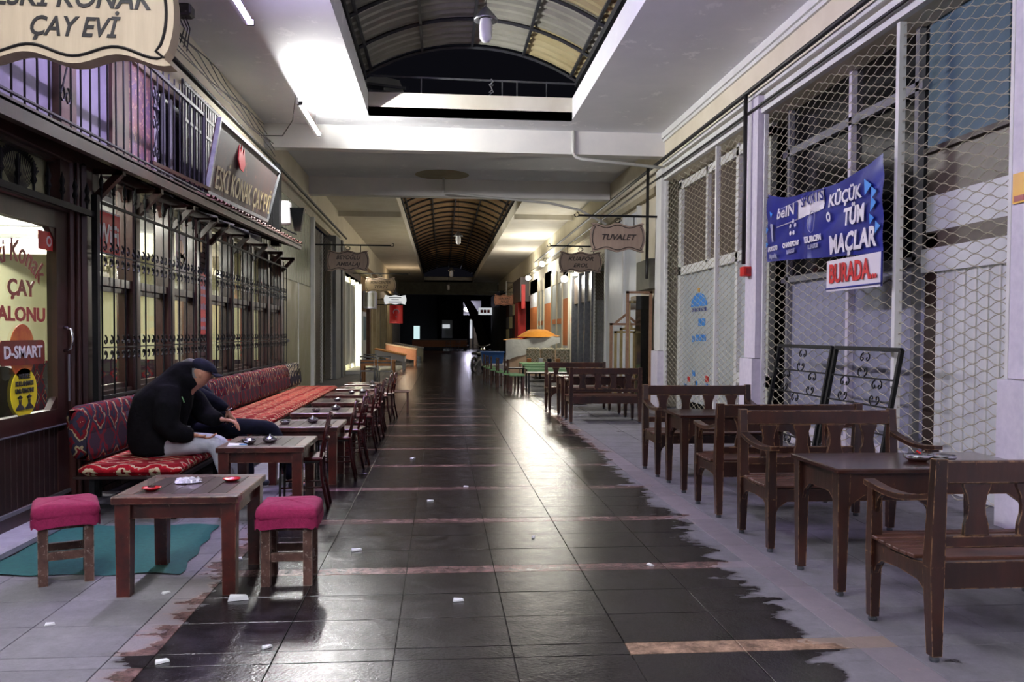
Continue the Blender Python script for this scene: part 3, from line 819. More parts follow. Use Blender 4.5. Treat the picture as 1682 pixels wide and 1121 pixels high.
part('box_plate', G().box(-0.02, 0.05, -0.066, -0.06, -0.05, 0.03), 'letter red', t)
pipe('conduit', [(4.42, 17.6, 5.2), (4.42, 17.6, 2.9), (4.42, 17.6, 2.75)], 0.035, 'pipe black', 'black vertical conduit behind the toilet sign at the white column')
pipe('drain_pipe', [(2.72, 17.17, 5.79), (2.72, 17.17, 5.32), (2.78, 17.17, 5.24), (2.9, 17.17, 5.2), (4.7, 17.17, 5.05)], 0.035, 'pvc white', 'white plastic drain pipe bending along the underside of the first beam')
pipe('drain_pipe', [(0.04, 22.6, 5.8), (0.04, 22.6, 5.34), (0.2, 22.55, 5.33), (2.9, 22.4, 5.1), (3.7, 22.2, 4.9), (4.4, 22, 4.5)], 0.035, 'pvc white', 'thin pale drain pipe from the round ceiling stain crossing the second beam')
tag(part('plaster_patch', G().lathe([(0, -0.035), (0.12, -0.03), (0.4, -0.012), (0.72, -0.0)], (0.0, 22.3, ZC - 0.002), 28), 'old cream wall', smooth=True), 'round patch of crumbling repaired plaster on the ceiling by the second beam', 'plaster patch')
# small yellow sign at the near column
t = thing('wall_sign', 'small yellow sign with a dark red stripe on the nearest right column', 'sign', (4.575, 6.12, 2.62))
part('sign_plate', G().box(-0.012, 0, -0.2, 0.18, -0.01, 0.23), 'yellow sign', t)
part('sign_stripe', G().box(-0.016, -0.01, -0.2, 0.16, 0.005, 0.05), 'letter red', t)
# ================================================================ LEFT WALL : tea house
wl = struct(part('wall_left', G().box(-3.75, -3.6, -2, 5.0, 0, ZC).box(-3.75, -3.6, 5, 72, 4.72, ZC), 'cream wall'))
part('cornice_band', G().box(-3.6, -3.5, 2, 17.1, 4.62, 4.74), 'old cream wall', wl)
part('wall_return', G().box(-3.6, -3.22, 2, 5.0, 0, 3.0), 'facade wood', wl)
# room inside
rm = struct(part('wall_inner', G().box(-7.3, -7.2, 4, 16.8, 0, 3.1).box(-7.2, -3.4, 3.9, 4.0, 0, 3.1).box(-7.2, -3.3, 16.7, 16.8, 0, 3.1), 'interior cream'))
part('inner_ceiling', G().box(-7.3, -3.3, 3.9, 16.8, 3.1, 3.2), 'ceiling paint', rm)
part('inner_dado', G().box(-7.2, -7.15, 4, 16.7, 0, 1.0), 'kilim back', rm)
part('inner_dado', G().box(-7.2, -3.4, 16.62, 16.7, 0, 1.0), 'kilim back', rm)
part('inner_cornice', G().box(-7.2, -3.4, 13.6, 13.8, 2.75, 3.1), 'cream wall', rm)
for x, y, z in ((-6.6, 12.9, 2.88), (-5.2, 8.2, 2.95)):
    t = thing('indoor_lamp', 'fluorescent tube inside the tea house, seen through the %s' % ('door and first window' if y > 10 else 'upper door glass'), 'lamp', (x, y, z))
    part('lamp_tube', G().tube([(0, 0, 0), (1.5, 0, 0)], 0.025, 8), 'interior tube', t, True)
    part('batten', G().box(-0.02, 1.52, -0.03, 0.03, 0.03, 0.1), 'white trim', t)
def inner_chair(x, y, label):
    t = thing('round_back_chair', label, 'chair', (x, y, 0), -0.4)
    part('backrest', G().prism([(0.22 * math.cos(a * PI / 8), 1.0 + 0.24 * math.sin(a * PI / 8)) for a in range(16)], 'y', -0.03, 0.03), 'ink', t)
    part('seat', G().lathe([(0, 0.44), (0.22, 0.44), (0.23, 0.48), (0, 0.5)], (0, -0.2, 0), 14), 'ink', t)
    for i, j in ((-1, 0), (1, 0), (-1, -1), (1, -1)):
        part('leg', G().tube([(i * 0.18, j * 0.34, 0), (i * 0.17, j * 0.32, 0.8 if j == 0 else 0.44)], 0.018, 6), 'ink', t)
    return t
inner_chair(-3.75, 7.5, 'dark round-backed chair behind the door glass of the tea house')
inner_chair(-3.8, 8.7, 'dark round-backed chair behind the first barred window pane')
inner_chair(-4.6, 10.4, 'dark round-backed chair deeper inside behind the second window pane')
t = thing('indoor_sofa', 'kilim covered bench inside the tea house behind the door glass', 'bench', (-6.4, 8, 0))
part('seat', G().bev(-0.7, 0.3, -2, 3, 0.2, 0.5, 0.04), 'kilim seat', t)
part('backrest', G().bev(-0.75, -0.5, -2, 3, 0.5, 1.1, 0.04), 'kilim back', t)
for k, (y, z) in enumerate(((9.3, 1.9), (11.5, 2.0))):
    t = thing('wall_picture', '%s framed picture on the cream wall inside the tea house' % ('nearer' if k == 0 else 'farther'), 'picture', (-7.19, y, z))
    part('frame', G().box(0, 0.03, -0.35, 0.35, -0.25, 0.25), 'facade wood', t)
    part('print', G().box(0.03, 0.035, -0.3, 0.3, -0.2, 0.2), 'mural', t)

# ---- low brick wall, pillar of bricks
bw = struct(part('wall_low_brick', G().box(-3.42, -3.21, 7.85, 16.8, 0, 0.84).box(-3.42, -3.19, 11.08, 11.48, 0.84, 3.05), 'mortar'))
bme = G().bev(-0.02, 0.022, -0.1, 0.1, -0.03, 0.03, 0.004).mesh('brick'); fix(bme); bme.materials.append(W('brick'))
hme = G().bev(-0.02, 0.022, -0.19, 0.19, -0.03, 0.03, 0.004).mesh('brick'); fix(hme); hme.materials.append(W('brick'))
for r in range(11):
    for k in range(8):
        link('brick', bme, None, bw, (-3.205 + R.uniform(-.003, .003), 7.98 + (r % 2) * 0.105 + k * 0.212, 0.045 + r * 0.073))
for r in range(30):
    link('brick', hme, None, bw, (-3.185 + R.uniform(-.004, .004), 11.28, 0.885 + r * 0.073))
gg = G()
for r in range(11):
    for k in range(30):
        y = 9.68 + (r % 2) * 0.105 + k * 0.212
        if y < 16.7:
            gg.box(-3.22, -3.185, y - 0.1, y + 0.1, 0.015 + r * 0.073, 0.075 + r * 0.073)
part('far_bricks', gg, 'brick', bw, stuff=True)
part('sill', G().bev(-3.4, -3.08, 7.82, 16.85, 0.84, 0.9, 0.01), 'facade wood', bw)
part('end_bricks', G().box(-3.4, -3.17, 16.55, 16.82, 0.9, 3.0), 'brick', bw)
struct(part('kerb', G().bev(-3.3, -2.93, 3, 7.9, -0.005, 0.07, 0.02), 'concrete kerb'))

# ---- door leaf, post, transom
d2 = struct(part('door_2', G().box(-3.26, -3.18, 4.9, 5.1, 0.06, 2.55).box(-3.26, -3.18, 7.16, 7.36, 0.06, 2.55).box(-3.26, -3.18, 5.1, 7.16, 2.4, 2.55).box(-3.26, -3.18, 5.1, 7.16, 0.76, 0.9).box(-3.26, -3.18, 5.1, 7.16, 0.06, 0.2), 'facade wood'))
part('glass', G().box(-3.225, -3.219, 5.08, 7.18, 0.88, 2.42), 'window glass', d2)
part('corner_block', G().prism([(7.18, 0.88), (7.02, 0.88), (7.18, 1.02)], 'x', -3.24, -3.19), 'facade wood', d2)
part('corner_block', G().prism([(7.18, 2.42), (7.02, 2.42), (7.18, 2.28)], 'x', -3.24, -3.19), 'facade wood', d2)
pm = G().bev(-0.012, 0.012, -0.041, 0.041, 0.0, 0.56, 0.003).mesh('panel_board'); fix(pm); pm.materials.append(W('board wood'))
for k in range(24):
    link('panel_board', pm, None, d2, (-3.2, 5.16 + k * 0.0865, 0.2))
part('kick_strip', G().box(-3.18, -3.165, 4.9, 7.36, 0.17, 0.2), 'trim aluminium', d2)
part('upper_strip', G().box(-3.18, -3.17, 4.9, 7.3, 0.755, 0.765), 'trim aluminium', d2)
part('door_handle', G().tube([(-3.18, 7.28, 1.58), (-3.12, 7.28, 1.56), (-3.11, 7.28, 1.48), (-3.12, 7.28, 1.4), (-3.18, 7.28, 1.38)], 0.014, 8), 'chrome', d2, True)
part('hinge_strip', G().box(-3.165, -3.155, 7.32, 7.34, 0.95, 1.35), 'trim aluminium', d2)
fr = struct(part('door_post', G().bev(-3.3, -3.14, 7.37, 7.52, 0, 3.02, 0.02).bev(-3.3, -3.1, 7.53, 7.7, 0, 3.02, 0.03), 'facade wood'))
part('post_ridge', G().bev(-3.14, -3.11, 7.42, 7.46, 0.1, 3.0, 0.008), 'facade wood', fr)
part('head_beam', G().bev(-3.34, -3.16, 4.5, 7.7, 2.55, 2.63, 0.01).bev(-3.34, -3.14, 4.5, 16.8, 2.98, 3.12, 0.01), 'facade wood', fr)
tr = struct(part('transom_window', G().box(-3.24, -3.235, 4.9, 7.4, 2.63, 2.98), 'window glass'))
part('transom_blind', G().box(-3.32, -3.3, 4.9, 7.4, 2.6, 3.0), 'interior cream', tr)
part('transom_frame', G().box(-3.26, -3.2, 4.9, 7.4, 2.95, 2.99).box(-3.27, -3.16, 7.2, 7.4, 2.63, 2.98), 'facade wood', tr)
t = thing('twig_fan', 'fan of dark twigs and feathers behind the small glass above the door', 'ornament', (-3.26, 6.72, 2.62))
for k in range(21):
    a = math.radians(-62 + k * 6.2)
    p1 = (0, 0.36 * math.sin(a), 0.1 + 0.26 * math.cos(a))
    part('twig', G().tube([(0, 0.1 * math.sin(a), 0.02), p1], 0.004, 4), 'ink', t)
    p2 = (0, 0.29 * math.sin(a), 0.1 + 0.21 * math.cos(a))
    part('feather', G().tube([p2, p1], 0.012, 5, radii=[0.014, 0.006]), 'ink', t)

# ---- windows with mullions
def bay_window(name, y0, y1, n):
    o = struct(part(name, G().box(-3.3, -3.16, y0, y1, 0.9, 0.98).box(-3.28, -3.16, y0, y1, 1.98, 2.06), 'facade wood'))
    p = (y1 - y0) / n
    for k in range(n + 1):
        y = min(max(y0 + k * p, y0 + 0.08), y1 - 0.08)
        part('mullion', G().bev(-3.32, -3.13, y - 0.09, y + 0.09, 0.9, 3.0, 0.02), 'facade wood', o)
        part('bracket', G().bar((-3.14, y, 2.74), (-2.9, y, 3.0), 0.07, 0.06).bar((-3.14, y, 2.99), (-2.88, y, 2.99), 0.07, 0.05), 'facade wood', o)
    for k in range(n):
        a, b = y0 + k * p + 0.1, y0 + (k + 1) * p - 0.1
        part('glass', G().box(-3.22, -3.215, a, b, 0.98, 1.98), 'window glass', o)
        part('glass', G().box(-3.22, -3.215, a, b, 2.06, 2.98), 'window glass', o)
        c = 0.12
        part('arch_corner', G().prism([(a, 2.98), (a, 2.98 - c), (a + c * 0.4, 2.98 - c * 0.35), (a + c, 2.98)], 'x', -3.25, -3.19), 'facade wood', o)
        part('arch_corner', G().prism([(b, 2.98), (b - c, 2.98), (b - c * 0.4, 2.98 - c * 0.35), (b, 2.98 - c)], 'x', -3.25, -3.19), 'facade wood', o)
        part('sash', G().box(-3.26, -3.2, a, a + 0.05, 0.98, 1.98).box(-3.26, -3.2, b - 0.05, b, 0.98, 1.98).box(-3.26, -3.2, a, b, 0.98, 1.03).box(-3.26, -3.2, a, b, 1.93, 1.98), 'facade wood', o)
    return o
bay_window('window_4', 7.75, 11.08, 3)
bay_window('window_5', 11.48, 16.7, 4)

# ---- wrought iron grilles
def scroll_pts(cx, cz, s, flip=1):
    return [(0, cx + flip * s * (0.9 - 0.11 * i) * math.sin(i * 0.75), cz + s * (0.9 - 0.11 * i) * math.cos(i * 0.75)) for i in range(9)]
def window_grille(y0, y1, z0, z1, rows, label, step=0.262, x=-3.04, spears=True):
    t = thing('iron_window_grille', label, 'grille', (x, y0, 0))
    L_ = y1 - y0
    bm_ = G().tube([(0, 0, z0), (0, 0, z1)], 0.0085, 6)
    if spears:
        bm_.lathe([(0.008, 0.0), (0.02, 0.015), (0.012, 0.03), (0.02, 0.06), (0.022, 0.09), (0.001, 0.17)], (0, 0, z1), 6)
    me = bm_.mesh('grille_bar'); me.materials.append(W('black iron'))
    n = int(L_ / step)
    st = L_ / n
    for k in range(n + 1):
        link('grille_bar', me, None, t, (0, k * st, 0))
    for z in (z0 + 0.03, z1 - 0.1):
        part('grille_rail', G().box(-0.01, 0.01, 0, L_, z - 0.013, z + 0.013), 'black iron', t)
    s = 0.055
    sm = G().tube(scroll_pts(0, 0, s, 1), 0.0075, 5).mesh('scroll'); sm.materials.append(W('black iron'))
    s2 = G().tube([(p[0], p[1], -p[2]) for p in scroll_pts(0, 0, s, 1)], 0.0075, 5).mesh('scroll'); s2.materials.append(W('black iron'))
    for z in rows:
        part('grille_rail', G().box(-0.006, 0.006, 0, L_, z - 0.006, z + 0.006), 'black iron', t)
        for k in range(n * 2):
            y = (k + 0.5) * st / 2
            link('scroll', sm, None, t, (0, y, z + 0.06)); link('scroll', s2, None, t, (0, y, z - 0.06))
    return t
window_grille(7.72, 11.02, 0.92, 2.8, (2.25, 1.4), 'black wrought iron grille with two scroll bands over the window behind the seated people')
window_grille(11.5, 16.6, 0.92, 2.9, (2.28, 1.4), 'longer black wrought iron grille over the farther tea house window', step=0.3, spears=False)
t = thing('iron_post', 'black square iron post between the tea house door and the barred window', 'post', (-3.05, 7.62, 0))
part('post', G().box(-0.025, 0.025, -0.03, 0.03, 0, 2.75), 'black iron', t)
t = thing('spear_bar_grille', 'black iron rail with spear-tipped bars above the tea house door', 'grille', (-3.06, 5.0, 0))
part('grille_rail', G().box(-0.015, 0.015, 0, 2.6, 2.55, 2.6), 'black iron', t)
sp_ = G().lathe([(0.01, 0), (0.012, 0.05), (0.026, 0.08), (0.014, 0.12), (0.024, 0.16), (0.001, 0.24)], (0, 0, 2.6), 6)
me = sp_.mesh('spear_tip'); me.materials.append(W('black iron'))
for k in range(11):
    link('spear_tip', me, None, t, (0, 0.12 + k * 0.235, 0))

# ---- lettering and stickers on the door glass
XG = -3.21
ds = thing('door_lettering', 'dark red tea house lettering on the door glass', 'lettering', (XG, 6.56, 0))
text('Eski Konak', 0.24, 'letter red', ds, (0, -0.02, 2.15), 'left', width=0.95, arc=0.62, shear=0.15, bold=0.003)
text('ÇAY', 0.17, 'letter red', ds, (0, 0.08, 1.87), 'left', width=0.42, bold=0.005)
text('SALONU', 0.15, 'letter red', ds, (0, 0.05, 1.67), 'left', width=0.82, bold=0.005)
lg = thing('round_logo_decal', 'amber ball logo crossed by a dark red band with white letters on the door glass', 'sticker', (XG, 6.64, 1.39))
part('ball', G().prism([(0.19 * math.cos(a * PI / 12), 0.21 * math.sin(a * PI / 12)) for a in range(24)], 'x', 0, 0.006), 'logo amber', lg)
part('band', G().prism([(-0.34, -0.08), (-0.31, -0.105), (0.31, -0.105), (0.34, -0.08), (0.34, 0.06), (0.31, 0.085), (-0.31, 0.085), (-0.34, 0.06)], 'x', 0.006, 0.012), 'logo dark red', lg)
text('D-SMART', 0.13, 'print white', lg, (0.014, 0, -0.01), 'left', width=0.58, bold=0.003)
ys = thing('mask_sticker', 'yellow oval mask reminder sticker at the bottom of the door glass', 'sticker', (XG, 6.66, 1.07))
part('oval', G().prism([(0.2 * math.cos(a * PI / 14), 0.19 * math.sin(a * PI / 14)) for a in range(28)], 'x', 0, 0.006), 'yellow sticker', ys)
for k, s_ in enumerate(('MASKE', 'KULLANMAYI', 'UNUTMAYIN!')):
    text(s_, 0.05, 'ink', ys, (0.008, 0, 0.125 - k * 0.055), 'left', width=(0.17, 0.27, 0.28)[k], bold=0.002)
for y in (-0.07, 0.07):
    part('face_icon', G().lathe([(0, -0.0)] , n=3).prism([(y + 0.035 * math.cos(a * PI / 8), -0.06 + 0.042 * math.sin(a * PI / 8)) for a in range(2, 8)] + [(y - 0.04, -0.03), (y - 0.022, -0.045), (y + 0.022, -0.045), (y + 0.04, -0.03)], 'x', 0.006, 0.01), 'ink', ys)
    part('face_icon', G().prism([(y - 0.018, -0.05), (y - 0.015, -0.085), (y - 0.06, -0.115), (y - 0.065, -0.13), (y + 0.065, -0.13), (y + 0.06, -0.115), (y + 0.015, -0.085), (y + 0.018, -0.05), (y + 0.008, -0.05), (y, -0.1), (y - 0.008, -0.05)], 'x', 0.006, 0.01), 'ink', ys)
t = thing('red_notice', 'small red no-smoking style notice at the top corner of the door glass', 'sticker', (XG, 7.03, 2.28))
part('notice', G().box(0, 0.006, -0.12, 0.12, -0.075, 0.075), 'print red', t)
part('notice_ring', G().prism([(0.05 + 0.045 * math.cos(a * PI / 8), 0.045 * math.sin(a * PI / 8)) for a in range(16)], 'x', 0.006, 0.009), 'print white', t)
part('notice_dot', G().prism([(0.05 + 0.025 * math.cos(a * PI / 8), 0.025 * math.sin(a * PI / 8)) for a in range(16)], 'x', 0.009, 0.011), 'print red', t)
t = thing('wifi_sign', 'red square WiFi sign in the first barred window pane', 'sign', (-3.2, 8.28, 2.5))
part('sign_border', G().box(-0.006, -0.002, -0.3, 0.3, -0.22, 0.2), 'print white', t)
part('sign_plate', G().box(-0.002, 0.006, -0.28, 0.28, -0.2, 0.18), 'print red', t)
text('WiFi', 0.26, 'print white', t, (0.008, 0, -0.03), 'left', width=0.5, bold=0.008)
t = thing('window_poster', 'white poster with an amber and red ball logo in the third barred window pane', 'poster', (-3.2, 10.5, 2.5))
part('poster_sheet', G().box(-0.002, 0.004, -0.2, 0.2, -0.24, 0.26), 'print white', t)
part('poster_ball', G().prism([(0.1 * math.cos(a * PI / 8), 0.06 + 0.11 * math.sin(a * PI / 8)) for a in range(16)], 'x', 0.004, 0.008), 'logo amber', t)
part('poster_band', G().prism([(-0.16, -0.06), (0.17, -0.04), (0.15, 0.03), (0.08, -0.0), (0.03, -0.16), (-0.03, -0.16), (-0.06, 0.02), (-0.16, 0.02)], 'x', 0.008, 0.011), 'logo dark red', t)
t = thing('pillar_sign', 'tall narrow red sign with pale worn lettering on the brick pillar between the barred windows', 'sign', (-3.14, 11.2, 1.93))
part('sign_plate', G().box(-0.01, 0.01, -0.2, 0.17, -0.42, 0.4), 'print red', t)
for k, (z, h) in enumerate(((0.32, 0.07), (0.2, 0.05), (0.1, 0.04), (-0.05, 0.08), (-0.22, 0.06), (-0.33, 0.05))):
    for q in range(4):
        y = -0.16 + q * 0.08
        part('worn_letter', G().box(0.01, 0.013, y, y + 0.05, z - h / 2, z + h / 2 - (0.012 if q % 2 else 0)), 'print grey', t)
t = thing('pillar_notice', 'small yellow notice high on the brick pillar between the barred windows', 'sign', (-3.14, 11.1, 2.72))
part('sign_plate', G().box(-0.01, 0.01, -0.1, 0.08, -0.13, 0.12), 'yellow sign', t)

# ---- canopy with roof tiles
t = thing('tiled_canopy', 'dark wooden canopy with a clay tile edge over the tea house windows', 'canopy', (0, 0, 0))
part('fascia', G().hexa([(-2.9, 4.4, 2.92), (-2.83, 4.4, 2.92), (-2.83, 17.1, 3.22), (-2.9, 17.1, 3.22)], [(-2.9, 4.4, 3.04), (-2.83, 4.4, 3.04), (-2.83, 17.1, 3.3), (-2.9, 17.1, 3.3)]), 'facade wood', t)
part('deck', G().hexa([(-3.55, 4.4, 3.2), (-2.83, 4.4, 3.02), (-2.83, 17.1, 3.28), (-3.55, 17.1, 3.46)], [(-3.55, 4.4, 3.24), (-2.83, 4.4, 3.06), (-2.83, 17.1, 3.32), (-3.55, 17.1, 3.5)]), 'facade wood', t)
part('edge_rail', G().tube([(-2.84, 4.4, 3.1), (-2.84, 10.3, 3.21)], 0.014, 6), 'violet lit iron', t)
tm = G().grid(lambda a, b: (-0.02 - 0.34 * b, 0.09 * (a - 0.5) * 2, 0.035 * math.sin(a * PI) + 0.09 * b), 6, 2)
me = tm.mesh('roof_tile'); me.materials.append(W('roof tile clay'))
for k in range(36):
    y = 10.4 + k * 0.187
    o = link('roof_tile', me, None, t, (-2.78, y, 3.06 + (y - 4.4) * 0.0205 - 0.0 + 0.01 * (k % 2)))
for k in range(12):
    y = 5.0 + k * 1.05
    part('rafter', G().bar((-3.5, y, 3.18 + (y - 4.4) * 0.02), (-2.86, y, 3.0 + (y - 4.4) * 0.02), 0.07, 0.08), 'facade wood', t)

# ---- upper storey
up = struct(part('wall_left_upper', G().box(-3.75, -3.6, 5, 16.9, 3.0, 4.72), 'violet lit wall'))
for a, b, mm, nm in ((8.05, 8.42, 'pillar wood', 'wood_pillar'), (9.3, 9.78, 'pillar wood', 'wood_pillar'), (9.8, 10.6, 'mural', 'mural_panel')):
    part(nm, G().box(-3.6, -3.54, a, b, 3.2, 4.7), mm, up)
part('upper_window', G().box(-3.6, -3.57, 10.65, 12.0, 3.3, 4.6), 'glass dark', up)
for y in (10.68, 11.0, 11.3, 11.9):
    part('window_bar', G().box(-3.57, -3.55, y, y + 0.05, 3.3, 4.6), 'white trim' if y < 11.5 else 'grey paint', up)
for k in range(22):
    part('blind_slat', G().box(-3.59, -3.55, 12.1, 12.9, 3.35 + k * 0.058, 3.39 + k * 0.058), 'white shutter', up)
t = thing('balcony_grille', 'black iron balcony bars with leaf scroll ornaments above the tea house door', 'grille', (-3.0, 0, 0))
bme = G().tube([(0, 0, 3.02), (0, 0, 4.28)], 0.009, 6).mesh('balcony_bar'); bme.materials.append(W('violet lit iron'))
y = 4.6; ys_ = []
while y < 10.75:
    ys_.append(y); y += 0.187
for y in ys_:
    link('balcony_bar', bme, None, t, (0, y, max(0, (y - 4.6) * 0.02)))
part('grille_rail', G().box(-0.015, 0.015, 4.5, 10.8, 4.26, 4.3), 'violet lit iron', t)
def leafscroll(y, z):
    g = G()
    for s_ in (-1, 1):
        for dz in (0, 0.3, 0.6):
            g.tube([(0.012, y + s_ * 0.05 + 0.05 * math.sin(i * 0.8) * (1 - i * 0.07), z + dz + 0.07 * math.cos(i * 0.8) * (1 - i * 0.07)) for i in range(9)], 0.008, 5)
        g.lathe([(0, -0.04), (0.02, 0), (0, 0.05)], (0.015, y + s_ * 0.05, z + 0.46), 5)
    g.tube([(0.012, y - 0.07, z + 0.6), (0.012, y + 0.07, z + 0.3), (0.012, y - 0.07, z)], 0.008, 5)
    return g
for y in (6.9, 9.0):
    part('leaf_scroll', leafscroll(y, 3.42), 'violet lit iron', t)
part('corner_post', G().tube([(0, 10.8, 3.1), (0, 10.8, 4.32)], 0.03, 8), 'violet lit iron', t)
# dark lattice further along + pipe
t = thing('slatted_screen', 'dark vertical slatted screen behind the tilted billboard', 'screen', (-3.3, 10.95, 3.35))
sm = G().box(-0.012, 0.012, -0.03, 0.03, 0, 1.42).mesh('slat'); sm.materials.append(W('black iron'))
for k in range(52):
    link('slat', sm, None, t, (0, k * 0.113, 0))
for z in (0.05, 0.9, 1.15, 1.36):
    part('rail', G().box(-0.02, 0.02, 0, 5.9, z, z + 0.04), 'black iron', t)
part('end_post', G().box(-0.05, 0.12, 5.65, 5.9, -0.1, 1.5), 'black iron', t)
pipe('wall_pipe', [(-3.4, 4, 5.0), (-3.4, 17, 5.02), (-3.4, 24, 4.95), (-3.4, 30, 4.9)], 0.035, 'pipe black', 'dark pipe running along the top of the left wall above the billboard')
# tilted billboard
t = thing('billboard', 'tilted dark brown billboard with gold letters and a red tulip above the canopy', 'sign', (0, 0, 0))
A_, B_, C_, D_ = (-2.98, 10.85, 3.32), (-3.0, 14.55, 3.46), (-2.86, 14.9, 4.36), (-2.84, 10.95, 4.28)
off = Vector((-0.05, 0, 0.0))
part('sign_board', G().hexa([A_, B_, tuple(Vector(B_) + off), tuple(Vector(A_) + off)], [D_, C_, tuple(Vector(C_) + off), tuple(Vector(D_) + off)]), 'billboard', t)
part('sign_frame', G().bar(A_, B_, 0.05, 0.05).bar(D_, C_, 0.05, 0.05).bar(A_, D_, 0.05, 0.06).bar(B_, C_, 0.05, 0.05), 'dull steel', t)
tt = text('ESKİ KONAK ÇAY EVİ', 0.42, 'gold letters', t, (-2.93, 12.78, 3.62), 'left', width=3.3, bold=0.004)
tt.rotation_euler = (math.radians(2.2), math.radians(8), 0)
part('tulip_print', G().prism([(12.0, 3.98), (12.12, 3.86), (12.28, 3.86), (12.4, 3.98), (12.34, 4.2), (12.27, 4.08), (12.2, 4.24), (12.13, 4.08), (12.06, 4.2)], 'x', -2.87, -2.855), 'print red', t)
part('stay', G().bar((-3.0, 8.9, 3.3), (-2.95, 10.85, 3.36), 0.04, 0.04), 'red chair paint', t)
# lantern
t = thing('wall_lantern', 'white and dark glass lantern at the end of the tea house canopy', 'lamp', (-3.1, 16.95, 3.75))
part('lantern_box', G().bev(-0.22, 0.08, -0.12, 0.12, -0.05, 0.42, 0.03), 'print white', t)
part('lantern_glass', G().taper(0.22, 0, -0.18, 0.28, 0.06, 0.06, 0.14, 0.12), 'glass dark', t)
part('lantern_arm', G().tube([(-0.2, 0, -0.05), (0.1, 0, -0.2), (0.2, 0, -0.24)], 0.015, 6), 'black iron', t)
# metal panel bay
mb = struct(part('wall_left_panel', G().box(-3.72, -3.62, 16.9, 23.2, 0, 4.72), 'metal door'))
cm = G().box(0, 0.03, -0.09, 0.09, 0, 1.9).mesh('panel_fold'); cm.materials.append(W('corrugated panel'))
for k in range(25):
    link('panel_fold', cm, None, mb, (-3.62, 17.05 + k * 0.25, 2.8))
d3 = struct(part('door_3', G().box(-3.62, -3.57, 17.0, 19.0, 0.05, 2.76).box(-3.62, -3.57, 19.04, 21.0, 0.05, 2.76).box(-3.62, -3.57, 21.04, 23.0, 0.05, 2.76), 'metal door'))
part('door_handle', G().lathe([(0, -0.04), (0.05, -0.02), (0.05, 0.02), (0, 0.04)], (-3.55, 19.5, 1.35), 10), 'dull steel', d3)
for y in (19.02, 21.02, 23.05):
    part('door_edge', G().box(-3.58, -3.55, y - 0.02, y + 0.03, 0.02, 2.78), 'white trim', d3)
struct(part('column', G().box(-3.7, -3.5, 23.15, 23.4, 0, 4.72), 'white trim'))
grille(23.45, 27.4, 0.03, 4.5, 'dark mesh shutter on the left beyond the metal doors', 'grille steel rusty', (25.2,), -3.58)
struct(part('window_6', G().box(-3.9, -3.85, 23.4, 27.5, 0, 4.72), 'brown soot glass'))
struct(part('column', G().box(-3.8, -3.45, 27.5, 28.8, 0, 4.72).box(-3.5, -3.4, 28.9, 29.2, 0, 4.72), 'grey paint'))
struct(part('column', G().box(-3.8, -3.55, 29.2, 30.9, 0, 4.72), 'grey green'))
# lit shop on the left
ls = struct(part('lit_shop', G().box(-6.0, -5.9, 30.9, 37.4, 0, 3.7).box(-5.9, -3.6, 30.8, 30.9, 0, 3.7).box(-5.9, -3.6, 37.4, 37.5, 0, 3.7).box(-6, -3.6, 30.8, 37.5, 3.7, 3.8), 'interior cream'))
for y in (31.0, 32.7, 34.5, 36.0, 37.3):
    part('shop_frame', G().box(-3.7, -3.55, y - 0.12, y + 0.12, 0, 3.7), 'white trim', ls)
part('shop_glass', G().box(-3.64, -3.63, 31, 34.4, 0.3, 3.5), 'frosted glass', ls)
part('step', G().bev(-3.6, -2.95, 30.9, 38.5, -0.01, 0.14, 0.02), 'white plaster', ls)
part('upper_grid', G().box(-3.66, -3.6, 31, 37.4, 3.7, 4.72), 'brown soot glass', ls)
for y, x in ((32.5, -4.6), (35.5, -4.6)):
    t = thing('shop_lamp', '%s bright lamp inside the lit shop on the left' % ('nearer' if y < 34 else 'farther'), 'lamp', (x, y, 3.55))
    part('lamp_tube', G().tube([(0, -0.6, 0), (0, 0.6, 0)], 0.04, 8), 'lamp globe lit', t)
    part('batten', G().box(-0.04, 0.04, -0.6, 0.6, 0.05, 0.12), 'white trim', t)
fw = struct(part('wall_left_far', G().box(-3.75, -3.6, 37.5, 49, 0, 4.72), 'far wall brown'))
part('blue_door', G().box(-3.6, -3.55, 37.8, 39.6, 0, 2.5), 'frosted glass', fw)
part('door_glass', G().box(-3.55, -3.54, 38.1, 39.4, 1.2, 2.3), 'blue grey panel', fw)
for y in (40.2, 41.5, 44, 46.5):
    part('pilaster', G().box(-3.6, -3.45, y, y + 0.6, 0, 4.2), 'old cream wall' if y > 41 else 'pillar wood', fw)
t = thing('air_conditioner', 'white air conditioner with dark grille high on the left wall by the lit shop', 'air conditioner', (-3.3, 38.6, 3.0))
part('casing', G().bev(-0.28, 0.3, -0.5, 0.5, -0.35, 0.45, 0.03), 'print grey', t)
part('fan_grille', G().box(-0.2, 0.22, -0.51, -0.5, -0.27, 0.37), 'grey paint', t)
struct(part('shop_row_left', G().box(-3.75, -3.6, 49, 72, 0, 4.72), 'grey green'))
for k in range(12):
    y = 49.5 + k * 1.8
    struct(part('shutter_post', G().box(-3.6, -3.45, y, y + 0.25, 0, 3.6), 'old cream wall' if k < 6 else 'grey paint'))
part('header_band', G().box(-3.6, -3.35, 30.9, 72, 4.1, 4.3), 'old cream wall', wl)

